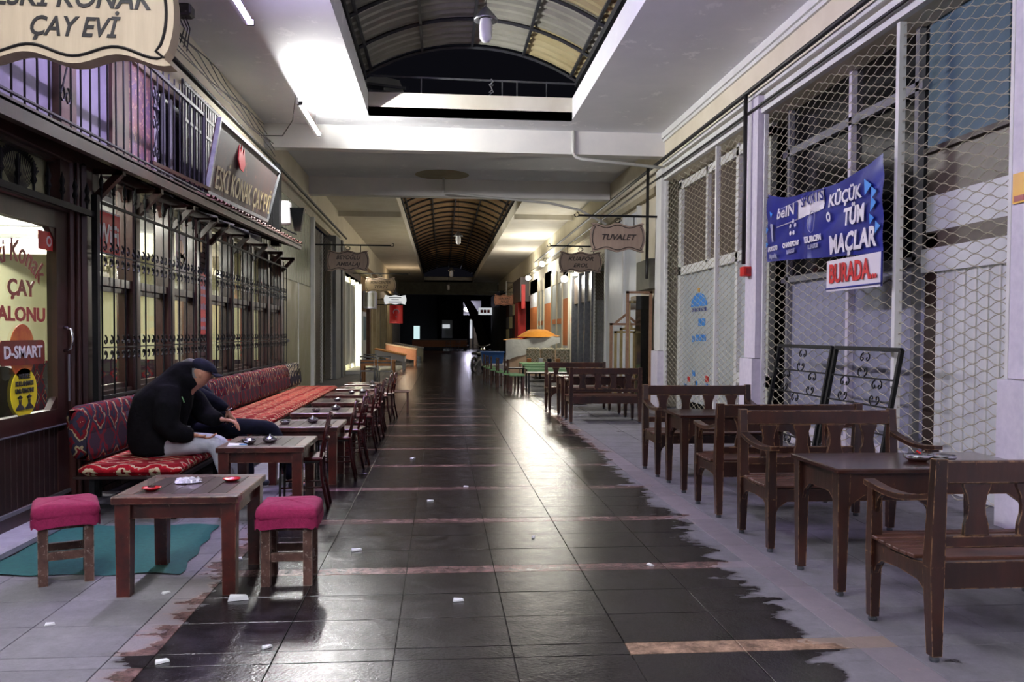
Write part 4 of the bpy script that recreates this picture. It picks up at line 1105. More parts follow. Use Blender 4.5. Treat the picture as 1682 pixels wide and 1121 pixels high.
# ================================================================ HANGING BOARDS
def board_outline(w_, h_, inset=0.0):
    """ornate plate: waved top and bottom, pinched corners, bulging sides"""
    pts = []
    a, b = w_ / 2 - inset, h_ / 2 - inset
    N = 26
    for i in range(N + 1):           # bottom, left to right
        u = i / N * 2 - 1
        pts.append((u * a * 0.9, -b + 0.055 * h_ * (1 + math.cos(u * 2 * PI * 1.0 + PI)) * 0.9 * (1 if abs(u) < 0.99 else 0.2) * (abs(u) > 0.0)))
    M = 12
    def side(sgn, rev):
        out = []
        for i in range(M + 1):
            v = i / M * 2 - 1
            out.append((sgn * (a * 0.885 + a * 0.115 * math.cos(v * PI / 2) ** 0.6), v * b * 0.84))
        return out[::-1] if rev else out
    pts += [(a * 0.97, -b * 0.98)] + side(1, False) + [(a * 0.97, b * 0.98)]
    for i in range(N + 1):
        u = 1 - i / N * 2
        pts.append((u * a * 0.9, b - 0.055 * h_ * (1 + math.cos(u * 2 * PI + PI)) * 0.9))
    pts += [(-a * 0.97, b * 0.98)] + side(-1, True) + [(-a * 0.97, -b * 0.98)]
    return pts
def hanging_board(x0, x1, z0, z1, y, lines, label, mm, wall_x, thick=0.07, inkm='ink faded', widths=None, sizes=None, bar_ext=0.25, shear=0.3, bar=True):
    w_, h_ = x1 - x0, z1 - z0
    t = thing('hanging_sign', label, 'sign', ((x0 + x1) / 2, y, (z0 + z1) / 2))
    part('sign_board', G().prism(board_outline(w_, h_), 'y', 0, thick), mm, t)
    o2 = board_outline(w_, h_, 0.07 * h_)
    part('sign_border', G().tube([(p[0], -0.002, p[1]) for p in o2 + o2[:1]], 0.009 * h_ / 0.6, 4, False), inkm, t)
    n = len(lines)
    for i, s_ in enumerate(lines):
        z = (0 if n == 1 else (0.145 - 0.31 * i) * h_) if not sizes else sizes[i][1]
        text(s_, (h_ * 0.26) if not sizes else sizes[i][0], inkm, t, (0, -0.004, z), 'front', width=widths[i] if widths else None, shear=shear, bold=0.003)
    if bar:
        far_x = (x0 - bar_ext if wall_x > 0 else x1 + bar_ext) - (x0 + x1) / 2
        wx = wall_x - (x0 + x1) / 2
        part('bracket_bar', G().box(min(far_x, wx), max(far_x, wx), 0.01, 0.05, h_ / 2 + 0.13, h_ / 2 + 0.17), 'black iron', t)
        s = -1 if wall_x > 0 else 1
        part('bracket_curl', G().tube([(far_x + s * 0.04 + 0.05 * math.sin(i * 0.8), 0.03, h_ / 2 + 0.17 + 0.05 * math.cos(i * 0.8)) for i in range(7)], 0.01, 5), 'black iron', t)
        for q in (-0.3, 0.3):
            part('hanger', G().tube([(q * w_, 0.03, h_ / 2 - 0.08), (q * w_, 0.03, h_ / 2 + 0.14)], 0.01, 5), 'black iron', t)
        part('bracket_scroll', G().tube([(0.09 * (1 - i * 0.05) * math.sin(i * 0.9), 0.03, h_ / 2 + 0.06 + 0.05 * math.cos(i * 0.9)) for i in range(12)], 0.009, 5), 'black iron', t)
    return t
hanging_board(-2.96, -1.71, 3.245, 3.915, 5.5, ['ESKİ KONAK', 'ÇAY EVİ'], 'big beige ornate tea house sign at the top left corner', 'board beige', -3.6, 0.13, 'ink', [0.98, 0.55], [(0.18, 0.073), (0.172, -0.112)], bar=False)
part('sign_arm', G().box(-3.6, -1.8, 5.54, 5.59, 3.9, 3.95), 'black iron', bpy.data.objects['hanging_sign'], loc=(2.335, -5.5, -3.58))
hanging_board(3.12, 4.3, 3.29, 3.9, 17.3, ['TUVALET'], 'taupe ornate toilet sign hanging on the right by the white column', 'board taupe', 4.68, widths=[0.74], sizes=[(0.17, 0.0)])
hanging_board(3.3, 4.53, 3.28, 3.88, 23.2, ['KUAFÖR', 'EROL'], 'taupe ornate hairdresser sign hanging on the right below and behind the toilet sign', 'board taupe', 4.72, widths=[0.72, 0.42])
hanging_board(-3.22, -2.04, 3.27, 3.86, 23.6, ['BEYOĞLU', 'AMBALAJ'], 'taupe ornate packaging shop sign hanging nearest on the left', 'board taupe', -3.6, widths=[0.68, 0.68], bar_ext=0.6)
hanging_board(-3.1, -1.87, 3.2, 3.8, 34, ['FON-CENTER', 'TERZİ'], 'brown ornate tailor sign hanging second on the left', 'board taupe', -3.6, widths=[0.8, 0.55], bar_ext=0.5)
t = thing('lit_sign', 'small bright white lit sign hanging third on the left above the flag', 'sign', (-2.5, 45, 3.33))
part('sign_box', G().prism(board_outline(1.2, 0.5), 'y', 0, 0.12), 'lit sign white', t)
part('sign_arm', G().box(-1.12, -0.5, 0.04, 0.08, -0.02, 0.02), 'black iron', t)
for k, w_ in enumerate((0.66, 0.4, 0.7)):
    part('sign_line', G().box(-w_ / 2, w_ / 2, -0.01, 0, 0.1 - k * 0.12, 0.14 - k * 0.12), 'ink', t)
t = thing('flag', 'red flag with a white crescent and star hanging under the lit sign', 'flag', (-2.28, 42, 2.48))
part('flag_cloth', G().grid(lambda a, b: (-0.33 + 0.66 * a, 0.02 * math.sin(a * 9), 0.46 - 0.92 * b), 12, 8), 'print red', t)
part('flag_crescent', G().tube([(0.14 * math.sin(a), -0.03, 0.1 + 0.14 * math.cos(a)) for a in [(-2.3 + 4.6 * i / 12) for i in range(13)]], 0.018, 5, radii=[0.004 + 0.022 * math.sin(PI * i / 12) for i in range(13)]), 'print grey', t)
part('flag_star', G().prism([((0.05 if i % 2 == 0 else 0.02) * math.sin(i * PI / 5), -0.12 + (0.05 if i % 2 == 0 else 0.02) * math.cos(i * PI / 5)) for i in range(10)], 'y', -0.04, -0.03), 'print grey', t)
part('flag_pole', G().tube([(-1.2, 0, 0.48), (0.4, 0, 0.48)], 0.02, 6), 'black iron', t)
hanging_board(3.1, 4.3, 3.2, 3.85, 49, ['GALERİ', 'TERZİ'], 'orange brown sign hanging farthest on the right before the end beam', 'counter salmon', 4.7, widths=[0.7, 0.5])
t = thing('far_sign', 'small white sign with red letters far down on the right', 'sign', (3.68, 70, 3.4))
part('sign_box', G().box(-0.57, 0.57, 0, 0.1, -0.3, 0.32), 'lit sign white', t)
part('sign_arm', G().box(0.5, 0.64, 0.04, 0.08, -0.02, 0.02), 'black iron', t)
for x in (-0.4, -0.13, 0.17):
    part('sign_letter', G().box(x, x + 0.22, -0.01, 0, -0.12, 0.14), 'print red', t)
# ---- lamps on the right shops
for k, (y, z) in enumerate(((35.8, 4.58), (41.6, 4.35), (29.2, 3.5))):
    t = thing('shop_bulb', ('bright bulb lamp on a bracket over the orange shopfront', 'second bright bulb farther along the orange shopfront', 'small bright bulb close under the hairdresser sign')[k], 'lamp', (4.35, y, z))
    part('bulb', G().lathe([(0, -0.12), (0.1, -0.08), (0.13, 0), (0.1, 0.08), (0, 0.12)], n=12), 'lamp globe lit', t, True)
    part('lamp_arm', G().tube([(0.35, 0, 0.25), (0.1, 0, 0.25), (0, 0, 0.12)], 0.02, 6), 'black iron', t)
t = thing('bare_tube_lamp', 'thin vertical lit tube hanging by the brown header far right', 'lamp', (3.9, 50, 4.0))
part('lamp_tube', G().tube([(0, 0, -0.5), (0, 0, 0.7)], 0.02, 6), 'white trim', t)
part('lamp_arm', G().box(-0.01, 0.82, -0.02, 0.02, 0.6, 0.64), 'black iron', t)
part('lamp_tip', G().lathe([(0, -0.08), (0.08, 0), (0, 0.08)], (0, 0, -0.55), 8), 'far lamp', t)
# ---- cables on the upper left
for k in range(6):
    pts = []
    for i in range(15):
        u = i / 14
        pts.append((-3.52 + 0.03 * math.sin(i * 1.7 + k) + (0.04 * k), 7 + 10 * u, 5.68 - 0.1 * k - 0.22 * math.sin(PI * ((u * 3 + k * 0.3) % 1)) * 0.5 + 0.02 * math.sin(k + i)))
    tag(part('cable', G().tube(pts, 0.008, 5), 'cable'), 'dark cable sagging along the top left wall, %s from the ceiling' % ORD[k], 'cable', 'cables under the left ceiling edge')
tag(part('hanging_cable', G().tube([(-2.45, 8.3, 5.76), (-2.55, 8.4, 5.2), (-2.8, 8.6, 4.8), (-3.1, 8.8, 4.6)], 0.009, 5), 'cable'), 'single cable dropping from the ceiling beside the violet tube', 'cable')
tag(part('lamp_cable', G().tube([(-2.36, 13.7, 5.36), (-2.6, 14.8, 5.25), (-3.0, 16.0, 5.25), (-3.58, 16.9, 5.45)], 0.01, 5), 'cable'), 'sagging cable from the white tube to the left wall', 'cable')
t = thing('cable_clamp', 'dark knot of cable clamps beside the right end of the big beige sign', 'clamp', (-3.2, 10.5, 5.45))
part('clamp_body', G().bev(-0.12, 0.16, -0.1, 0.1, -0.06, 0.08, 0.02), 'pipe black', t)
for k in range(4):
    part('loose_wire', G().tube([(0.04 * k - 0.05, 0, -0.05), (0.04 * k + 0.02 * math.sin(k), 0, -0.2), (0.04 * k - 0.04, 0.02, -0.32 - 0.05 * k)], 0.008, 5), 'cable', t)
# ================================================================ FURNITURE, RIGHT ROW
BW, BD = 1.28, 0.63
def make_bench(label, loc, rz):
    t = thing('wooden_bench', label, 'bench', loc, rz)
    S = 'worn dark wood'
    def foot(leg, x, y):
        part('foot_cap', G().lathe([(0, 0), (0.022, 0), (0.024, 0.012), (0.018, 0.03), (0, 0.03)], (x, y, 0), 10), 'rubber', leg)
    for sx in (0.035, BW - 0.035):
        l = part('leg', G().taper(sx, 0.035, 0.028, 0.38, 0.024, 0.024, 0.032, 0.03).taper(sx, 0.035, 0.38, 0.735, 0.032, 0.03, 0.028, 0.026), S, t); foot(l, sx, 0.035)
        l = part('leg', G().taper(sx, BD - 0.03, 0.028, 0.45, 0.025, 0.026, 0.036, 0.034, 0, -0.02).taper(sx, BD - 0.05, 0.45, 0.97, 0.036, 0.034, 0.03, 0.022, 0, 0.03), S, t); foot(l, sx, BD - 0.03)
        # side apron with scooped corners
        pl = [(0.06, 0.46), (0.06, 0.26), (0.09, 0.32), (0.14, 0.355), (0.3, 0.365), (0.47, 0.355), (0.53, 0.32), (0.56, 0.27), (0.56, 0.46), (0.42, 0.44), (0.25, 0.435)]
        part('side_apron', G().prism(pl, 'x', sx - 0.014, sx + 0.014), S, t)
        # arm: slightly sagging curve
        g = G()
        N = 9
        up_ = []; lo = []
        for i in range(N + 1):
            u = i / N
            y = -0.03 + u * (BD - 0.03); z = 0.745 + 0.035 * u - 0.035 * math.sin(PI * u) + 0.0
            up_.append((y, z + 0.018)); lo.append((y, z - 0.012))
        g.prism(lo + up_[::-1], 'x', sx - 0.032, sx + 0.03)
        part('armrest', g, S, t)
        part('arm_bracket', G().prism([(0.065, 0.74), (0.065, 0.6), (0.09, 0.68), (0.15, 0.725)], 'x', sx - 0.012, sx + 0.012), S, t)
    fa = [(0.06, 0.45), (0.06, 0.26), (0.09, 0.32), (0.15, 0.36), (BW - 0.15, 0.36), (BW - 0.09, 0.32), (BW - 0.06, 0.26), (BW - 0.06, 0.45)]
    part('front_apron', G().prism(fa, 'y', 0.022, 0.05), S, t)
    part('back_apron', G().box(0.06, BW - 0.06, BD - 0.07, BD - 0.04, 0.34, 0.47), S, t)
    for k in range(8):
        y = 0.0 + k * 0.068
        z = 0.462 - 0.012 * math.sin(PI * k / 7)
        part('seat_slat', G().bev(0.0 if 0 < k < 7 else 0.06, BW if 0 < k < 7 else BW - 0.06, y + (0.002), y + 0.063, z, z + 0.02, 0.004), 'worn seat wood', t)
    part('top_rail', G().bev(0.0 + 0.06, BW - 0.06, BD - 0.045, BD - 0.012, 0.85, 0.96, 0.006), S, t)
    part('lower_rail', G().bev(0.06, BW - 0.06, BD - 0.06, BD - 0.03, 0.54, 0.60, 0.006), S, t)
    for k in range(4):
        cx = 0.235 + k * (BW - 0.47) / 3
        prof = [(0.062, 0.60), (0.06, 0.65), (0.045, 0.70), (0.042, 0.74), (0.05, 0.79), (0.068, 0.83), (0.07, 0.85)]
        poly = [(cx + w_, z) for w_, z in prof] + [(cx - w_, z) for w_, z in prof[::-1]]
        part('back_splat', G().prism(poly, 'y', BD - 0.052, BD - 0.03), S, t)
    return t
def make_wood_table(label, loc, W_=1.26, D_=0.62, H_=0.765):
    t = thing('wooden_table', label, 'table', loc)
    S = 'worn dark wood'
    part('tabletop', G().bev(-0.015, W_ + 0.015, -0.015, D_ + 0.015, H_ - 0.03, H_, 0.006), 'polished dark top', t)
    for x in (0.04, W_ - 0.04):
        for y in (0.04, D_ - 0.04):
            l = part('leg', G().taper(x, y, 0.028, H_ - 0.03, 0.026, 0.026, 0.038, 0.038), S, t)
            part('foot_cap', G().lathe([(0, 0), (0.022, 0), (0.024, 0.012), (0.018, 0.03), (0, 0.03)], (x, y, 0), 10), 'rubber', l)
    z1 = H_ - 0.03
    def ap(L_):
        return [(0.07, z1), (0.07, z1 - 0.26), (0.1, z1 - 0.19), (0.18, z1 - 0.135), (L_ - 0.18, z1 - 0.135), (L_ - 0.1, z1 - 0.19), (L_ - 0.07, z1 - 0.26), (L_ - 0.07, z1)]
    for y in (0.03, D_ - 0.05):
        part('apron', G().prism(ap(W_), 'y', y, y + 0.02), S, t)
    for x in (0.03, W_ - 0.05):
        part('apron', G().prism(ap(D_), 'x', x, x + 0.02), S, t)
    return t
mat('polished dark top', '#2a120c', '#3a1a12', 6, 0.16, bump=0.05, stretch=(0.3, 1, 1), coat=0.6)
b0 = make_bench('nearest dark wooden bench at the right edge, seen from behind its back', (2.31 + BW, 3.68 + BD, 0), PI)
for y0, face, lb in ((5.65, 0, 'dark wooden bench facing the camera behind the nearest table with two ashtrays'),
                     (7.39, 1, 'dark wooden bench with its back to the camera, behind the second facing bench'),
                     (8.74, 0, 'dark wooden bench facing the camera in front of the frosted window shutter')):
    copy_tree(b0, None, lb, (2.31 + (BW if face else 0), y0, 0), PI if face else 0)
copy_tree(b0, None, 'far dark wooden bench, back to the camera, nearer of the far right pair', (2.2 + BW, 14.72, 0), PI)
copy_tree(b0, None, 'farthest dark wooden bench on the right, left end under the hairdresser sign', (2.12, 16.3, 0), 0)
t0 = make_wood_table('nearest dark wooden table on the right carrying two ashtrays', (2.33, 4.66, 0))
copy_tree(t0, None, 'empty dark wooden table between the middle pair of right benches', (2.33, 7.84, 0))
copy_tree(t0, None, 'dark wooden table between the two far right benches', (2.2, 15.1, 0))

# ashtrays
def ashtray(loc, label, r=0.065, lidded=False, stub=None, grp=None):
    t = thing('ashtray', label, 'ashtray', loc)
    part('bowl', G().lathe([(0, 0.001), (r * 0.62, 0.0), (r * 0.95, 0.02), (r, 0.036), (r * 0.96, 0.04), (r * 0.8, 0.024), (r * 0.5, 0.012), (0, 0.01)], n=24), 'chrome', t, True)
    if lidded:
        part('lid', G().lathe([(r * 0.98, 0.04), (r * 0.7, 0.052), (r * 0.2, 0.058), (r * 0.18, 0.066), (r * 0.1, 0.075), (0, 0.077)], n=24), 'chrome', t, True)
    if stub:
        part('stub', G().tube([(0.02, 0, 0.045), (0.0, 0.015, 0.06)], 0.006, 6), stub, t)
    return t
ashtray((2.98, 4.93, 0.766), 'left metal ashtray with a red stub on the nearest right table', 0.085, False, 'bright red')
ashtray((3.13, 4.9, 0.766), 'right metal ashtray on the nearest right table', 0.078, False)
part('ash_ring', G().lathe([(0.03, 0.03), (0.05, 0.035), (0.03, 0.04)], n=14), 'dull steel', bpy.data.objects['ashtray'], True)

# ================================================================ FURNITURE, LEFT ROW
def make_tea_table(label, loc, W_=0.69, D_=0.74, H_=0.59, rz=0):
    t = thing('tea_table', label, 'table', loc, rz)
    S = 'red brown wood'
    for k in range(5):
        w_ = (W_ - 0.16) / 5
        x = -W_ / 2 + 0.08 + k * w_
        part('top_plank', G().bev(x + 0.0015, x + w_ - 0.0015, 0.08, D_ - 0.08, H_ - 0.03, H_ - 0.001, 0.003), 'plank top wood', t)
    part('top_rim', G().bev(-W_ / 2 - 0.015, W_ / 2 + 0.015, -0.015, 0.079, H_ - 0.045, H_, 0.005), S, t)
    part('top_rim', G().bev(-W_ / 2 - 0.015, W_ / 2 + 0.015, D_ - 0.079, D_ + 0.015, H_ - 0.045, H_, 0.005), S, t)
    for s in (-1, 1):
        a, b = sorted((s * (W_ / 2 + 0.015), s * (W_ / 2 - 0.079)))
        part('top_rim', G().bev(a, b, 0.08, D_ - 0.08, H_ - 0.045, H_, 0.005), S, t)
        for y in (0.045, D_ - 0.045):
            part('leg', G().taper(s * (W_ / 2 - 0.045), y, 0, H_ - 0.045, 0.037, 0.037, 0.043, 0.043), S, t)
        part('apron', G().box(s * (W_ / 2 - 0.045) - 0.012, s * (W_ / 2 - 0.045) + 0.012, 0.08, D_ - 0.08, H_ - 0.135, H_ - 0.046), S, t)
    for y in (0.045, D_ - 0.045):
        part('apron', G().box(-W_ / 2 + 0.08, W_ / 2 - 0.08, y - 0.012, y + 0.012, H_ - 0.135, H_ - 0.046), S, t)
    return t
tt0 = make_tea_table('nearest scuffed red-brown plank table on the left with a tea glass and red saucers', (-1.54, 4.93, 0))
tY = [7.0, 8.48, 9.93, 11.4, 12.8, 14.15, 15.4]
tX = [-1.5, -1.4, -1.42, -1.4, -1.42, -1.42, -1.42]
for k, y in enumerate(tY):
    copy_tree(tt0, None, 'red-brown tea table %s' % ('in front of the seated people, second from the camera' if k == 0 else 'by the kilim bench, %s from the camera' % ORD[k + 1]), (tX[k], y, 0), 0)
def make_stool(label, loc, rz):
    t = thing('cushioned_stool', label, 'stool', loc, rz)
    S = 'scraped stool wood'
    for i in (-1, 1):
        for j in (-1, 1):
            part('leg', G().taper(i * 0.125, j * 0.125, 0, 0.4, 0.027, 0.027, 0.027, 0.027), S, t)
    for j in (-1, 1):
        part('stretcher', G().box(-0.1, 0.1, j * 0.125 - 0.014, j * 0.125 + 0.014, 0.15, 0.2), S, t)
        part('stretcher', G().box(j * 0.125 - 0.014, j * 0.125 + 0.014, -0.1, 0.1, 0.12, 0.17), S, t)
        part('seat_rail', G().box(-0.1, 0.1, j * 0.125 - 0.016, j * 0.125 + 0.016, 0.34, 0.4), S, t)
        part('seat_rail', G().box(j * 0.125 - 0.016, j * 0.125 + 0.016, -0.1, 0.1, 0.34, 0.4), S, t)
    def cush(u, v):
        a = u * 2 * PI; c, s = math.cos(a), math.sin(a)
        e = 0.22
        sx, sy = math.copysign(abs(c) ** e, c), math.copysign(abs(s) ** e, s)
        prof = [(0.0, 0.395), (0.165, 0.395), (0.185, 0.41), (0.19, 0.44), (0.182, 0.475), (0.16, 0.492), (0.1, 0.5), (0.0, 0.503)]
        k = v * 7; i = min(6, int(k)); f = k - i
        r = prof[i][0] * (1 - f) + prof[i + 1][0] * f; z = prof[i][1] * (1 - f) + prof[i + 1][1] * f
        return (sx * r, sy * r, z + 0.006 * math.sin(7 * sx) * math.sin(5 * sy + 1) * (r < 0.17))
    part('cushion', G().grid(cush, 40, 14), 'pink fabric', t, True)
    part('cushion_skirt', G().grid(lambda u, v: (lambda p: (p[0] * 1.01, p[1] * 1.01, 0.36 + 0.06 * v + 0.008 * math.sin(u * 60)))(cush(u, 3 / 7)), 40, 2), 'pink fabric', t, True)
    return t
st0 = make_stool('low stool with a magenta cushion left of the nearest tea table on the green mat', (-2.34, 5.36, 0), math.radians(24))
copy_tree(st0, None, 'low scraped stool with a magenta cushion right of the nearest tea table', (-0.94, 5.24, 0), math.radians(2))
def make_cafe_chair(label, loc, rz):
    """steel tube chair; local: faces -X, back at +X"""
    t = thing('steel_tube_chair', label, 'chair', loc, rz)
    S = 'red chair paint'
    for j in (-1, 1):
        part('leg', G().tube([(-0.19, j * 0.17, 0.0), (-0.18, j * 0.17, 0.43)], 0.011, 8), 'ink', t, True)
        part('back_post', G().tube([(0.22, j * 0.16, 0.0), (0.17, j * 0.16, 0.25), (0.155, j * 0.16, 0.45), (0.19, j * 0.155, 0.65), (0.225, j * 0.15, 0.83)], 0.014, 8), S, t, True)
        part('seat_rail', G().tube([(-0.19, j * 0.17, 0.425), (0.16, j * 0.16, 0.425)], 0.011, 8), 'ink', t, True)
        part('side_stretcher', G().tube([(-0.185, j * 0.17, 0.2), (0.175, j * 0.16, 0.2)], 0.008, 6), S, t, True)
    part('seat', G().bev(-0.21, 0.17, -0.19, 0.19, 0.435, 0.465, 0.01), 'chair seat vinyl', t)
    for z in (0.62, 0.72, 0.82):
        x = 0.18 + (z - 0.6) * 0.19
        part('back_slat', G().tube([(x, -0.155, z), (x + 0.03, 0, z), (x, 0.155, z)], 0.012, 6), S, t, True)
    return t
ch0 = make_cafe_chair('red and black steel chair at the second tea table, nearest of the chair row', (-1.21, 7.42, 0), math.radians(4))
cY = [(8.85, -1.12, 4), (9.57, -1.07, -6), (10.3, -1.13, 3), (11.03, -1.08, 6), (11.78, -1.1, -3), (12.47, -1.08, 5), (13.17, -1.1, 0), (14.52, -1.1, 3), (15.14, -1.04, -5)]
for k, (y, x, a) in enumerate(cY):
    copy_tree(ch0, None, 'red and black steel chair, %s from the camera in the left chair row' % ORD[k + 1], (x, y, 0), math.radians(a))
# low dark stool standing in the walkway
t = thing('low_side_stool', 'small thin-legged dark stool standing alone in the walkway beside the far chairs', 'stool', (-0.8, 16.1, 0))
for i in (-1, 1):
    for j in (-1, 1):
        part('leg', G().box(i * 0.15 - 0.015, i * 0.15 + 0.015, j * 0.15 - 0.015, j * 0.15 + 0.015, 0, 0.4), 'pillar wood', t)
part('seat', G().bev(-0.19, 0.19, -0.19, 0.19, 0.4, 0.43, 0.008), 'pillar wood', t)

# ---- things on the left tables
def saucer(loc, label, glass):
    t = thing('saucer', label, 'saucer', loc)
    part('dish', G().lathe([(0, 0.001), (0.03, 0.001), (0.05, 0.012), (0.056, 0.018), (0.048, 0.016), (0.03, 0.007), (0, 0.006)], n=24), 'red plastic', t, True)
    part('dish_rim', G().lathe([(0.054, 0.017), (0.057, 0.018), (0.056, 0.02), (0.053, 0.019)], n=24), 'red plastic', t, True)
saucer((-1.74, 5.13, 0.59), 'red plastic saucer under the empty tea glass on the nearest left table', True)
saucer((-1.34, 5.42, 0.59), 'empty red plastic saucer at the right of the nearest left table', False)
g_ = thing('tea_glass', 'empty tulip tea glass standing on the red saucer', 'glass', (-1.74, 5.13, 0.598))
part('glass_wall', G().lathe([(0.0, 0.002), (0.023, 0.003), (0.026, 0.02), (0.022, 0.045), (0.024, 0.065), (0.03, 0.085), (0.029, 0.085), (0.022, 0.065), (0.02, 0.045), (0.023, 0.02), (0.0, 0.01)], n=20), 'window glass', g_, True)
part('tea_dregs', G().lathe([(0, 0.011), (0.022, 0.012), (0.022, 0.018), (0, 0.018)], n=16), 'tea', g_, True)
t = thing('foil_packet', 'crumpled shiny foil wrapper in the middle of the nearest left table', 'wrapper', (-1.6, 5.38, 0.59))
R2 = random.Random(3)
hts = {(i, j): 0.006 + R2.random() * 0.028 * (0 < i < 8 and 0 < j < 6) for i in range(9) for j in range(7)}
part('wrapper', G().grid(lambda u, v: (-0.08 + 0.16 * u + 0.006 * math.sin(v * 9), -0.06 + 0.12 * v + 0.008 * math.sin(u * 8), hts[(round(u * 8), round(v * 6))]), 8, 6), 'foil', t, rot=(0, 0, 0.3))
trays = [(-1.64, 7.22, 0, 0.06, 'metal ashtray nearest the seated people on the second tea table'), (-1.48, 7.3, 1, 0.062, 'lidded round metal ashtray at the middle of the second tea table'),
         (-1.62, 8.75, 0, 0.055, 'flat metal ashtray at the left of the third tea table'), (-1.36, 8.9, 1, 0.06, 'lidded metal ashtray on the third tea table'),
         (-1.5, 10.1, 0, 0.05, 'flat metal ashtray on the fourth tea table'), (-1.3, 10.35, 1, 0.062, 'lidded metal ashtray on the fourth tea table'),
         (-1.45, 11.7, 0, 0.055, 'flat metal ashtray on the fifth tea table'), (-1.4, 13.1, 0, 0.05, 'flat metal ashtray on the sixth tea table'),
         (-1.25, 13.3, 1, 0.06, 'lidded metal ashtray on the sixth tea table'), (-1.2, 14.6, 1, 0.06, 'lidded metal ashtray on the seventh tea table'), (-1.3, 15.7, 1, 0.06, 'lidded metal ashtray on the eighth tea table')]
for x, y, lid, r, lb in trays:
    ashtray((x, y, 0.59), lb, r, bool(lid))
t = thing('folded_tissue', 'white folded tissue with a blue edge at the left corner of the second tea table', 'tissue', (-1.72, 7.12, 0.59))
part('tissue', G().hexa([(-0.07, -0.05, 0), (0.1, -0.03, 0), (0.08, 0.05, 0), (-0.08, 0.03, 0)], [(-0.06, -0.04, 0.008), (0.09, -0.03, 0.012), (0.07, 0.04, 0.01), (-0.07, 0.02, 0.02)]), 'litter white', t)
part('blue_edge', G().box(0.03, 0.09, -0.035, -0.015, 0.009, 0.016), 'print sky', t)

# ---- long kilim bench
t = thing('long_bench', 'long dark framed bench under the barred windows covered with red kilims', 'bench', (0, 0, 0))
for k in range(9):
    y = 7.0 + k * 1.28
    for x in (-2.84, -2.2):
        part('leg', G().box(x - 0.022, x + 0.022, y - 0.022, y + 0.022, 0, 0.34), 'black iron', t)
    part('cross_rail', G().box(-2.82, -2.22, y - 0.012, y + 0.012, 0.1, 0.13), 'black iron', t)
for x in (-2.84, -2.2):
    part('long_rail', G().box(x - 0.02, x + 0.02, 7.0, 17.3, 0.3, 0.34), 'black iron', t)
part('seat_board', G().box(-2.98, -2.16, 6.96, 17.36, 0.34, 0.36), 'board wood', t)
def cushion_mesh(x0, x1, y0, y1, z0, z1, b=0.035, lean=0):
    g = G().bev(x0, x1, y0, y1, z0, z1, b)
    me = g.mesh('kilim_cushion'); fix(me)
    return me
n = 8; L_ = 10.36 / n
for k in range(n):
    y = 6.97 + k * L_
    me = cushion_mesh(-2.96, -2.14, 0.005, L_ - 0.005, 0, 0.09)
    me.materials.append(W('kilim seat'))
    tag(link('seat_cushion', me, None, None, (0, y, 0.36)), 'flat red and cream kilim seat cushion, %s from the near end of the long bench' % ORD[k], 'cushion', 'kilim seat cushions')
for k in range(n):
    y = 6.99 + k * L_
    g = G()
    z1 = 0.50
    lean = 0.1
    q = 0.03
    g.grid(lambda u, v: (lambda a: (
        (0.07 * math.copysign(abs(math.cos(a)) ** 0.45, math.cos(a))) - lean * (0.25 + 0.25 * math.copysign(abs(math.sin(a)) ** 0.45, math.sin(a))) * 1.0,
        0.0 + (L_ - 0.03) * (0.5 + 0.5 * math.copysign(min(1, abs(v * 2 - 1) ** 0.9), v * 2 - 1)),
        (z1 / 2 + (z1 / 2 - (0.02 if abs(v - 0.5) < 0.49 else 0.05)) * math.copysign(abs(math.sin(a)) ** 0.45, math.sin(a)))))(u * 2 * PI), 24, 10)
    g.prism([(0.07 * math.cos(a * PI / 6) - 0.025, z1 / 2 + (z1 / 2 - 0.05) * math.sin(a * PI / 6)) for a in range(12)], 'y', -0.001, L_ - 0.029)
    me = g.mesh('back_cushion', True); fix(me); me.materials.append(W('kilim navy' if k == n - 1 else 'kilim back'))
    tag(link('back_cushion', me, None, None, (-2.93, y, 0.452)), ('navy and cream medallion back cushion at the far end of the long bench' if k == n - 1 else 'red patterned kilim back cushion, %s from the near end of the long bench' % ORD[k]), 'cushion', 'kilim back cushions')
# green mat
t = thing('green_mat', 'thin worn green mat under the nearest left stool and table', 'mat', (0, 0, 0))
g = G().grid(lambda u, v: (-2.93 + 1.28 * u - 0.12 * v * u + 0.015 * math.sin(v * 21), 5.42 + 1.36 * v + 0.02 * math.sin(u * 17) - 0.03 * u, 0.006 + 0.004 * math.sin(u * 9 + v * 7) * (0.02 < u < 0.98)), 20, 14)
part('mat_sheet', g, 'green mat', t)

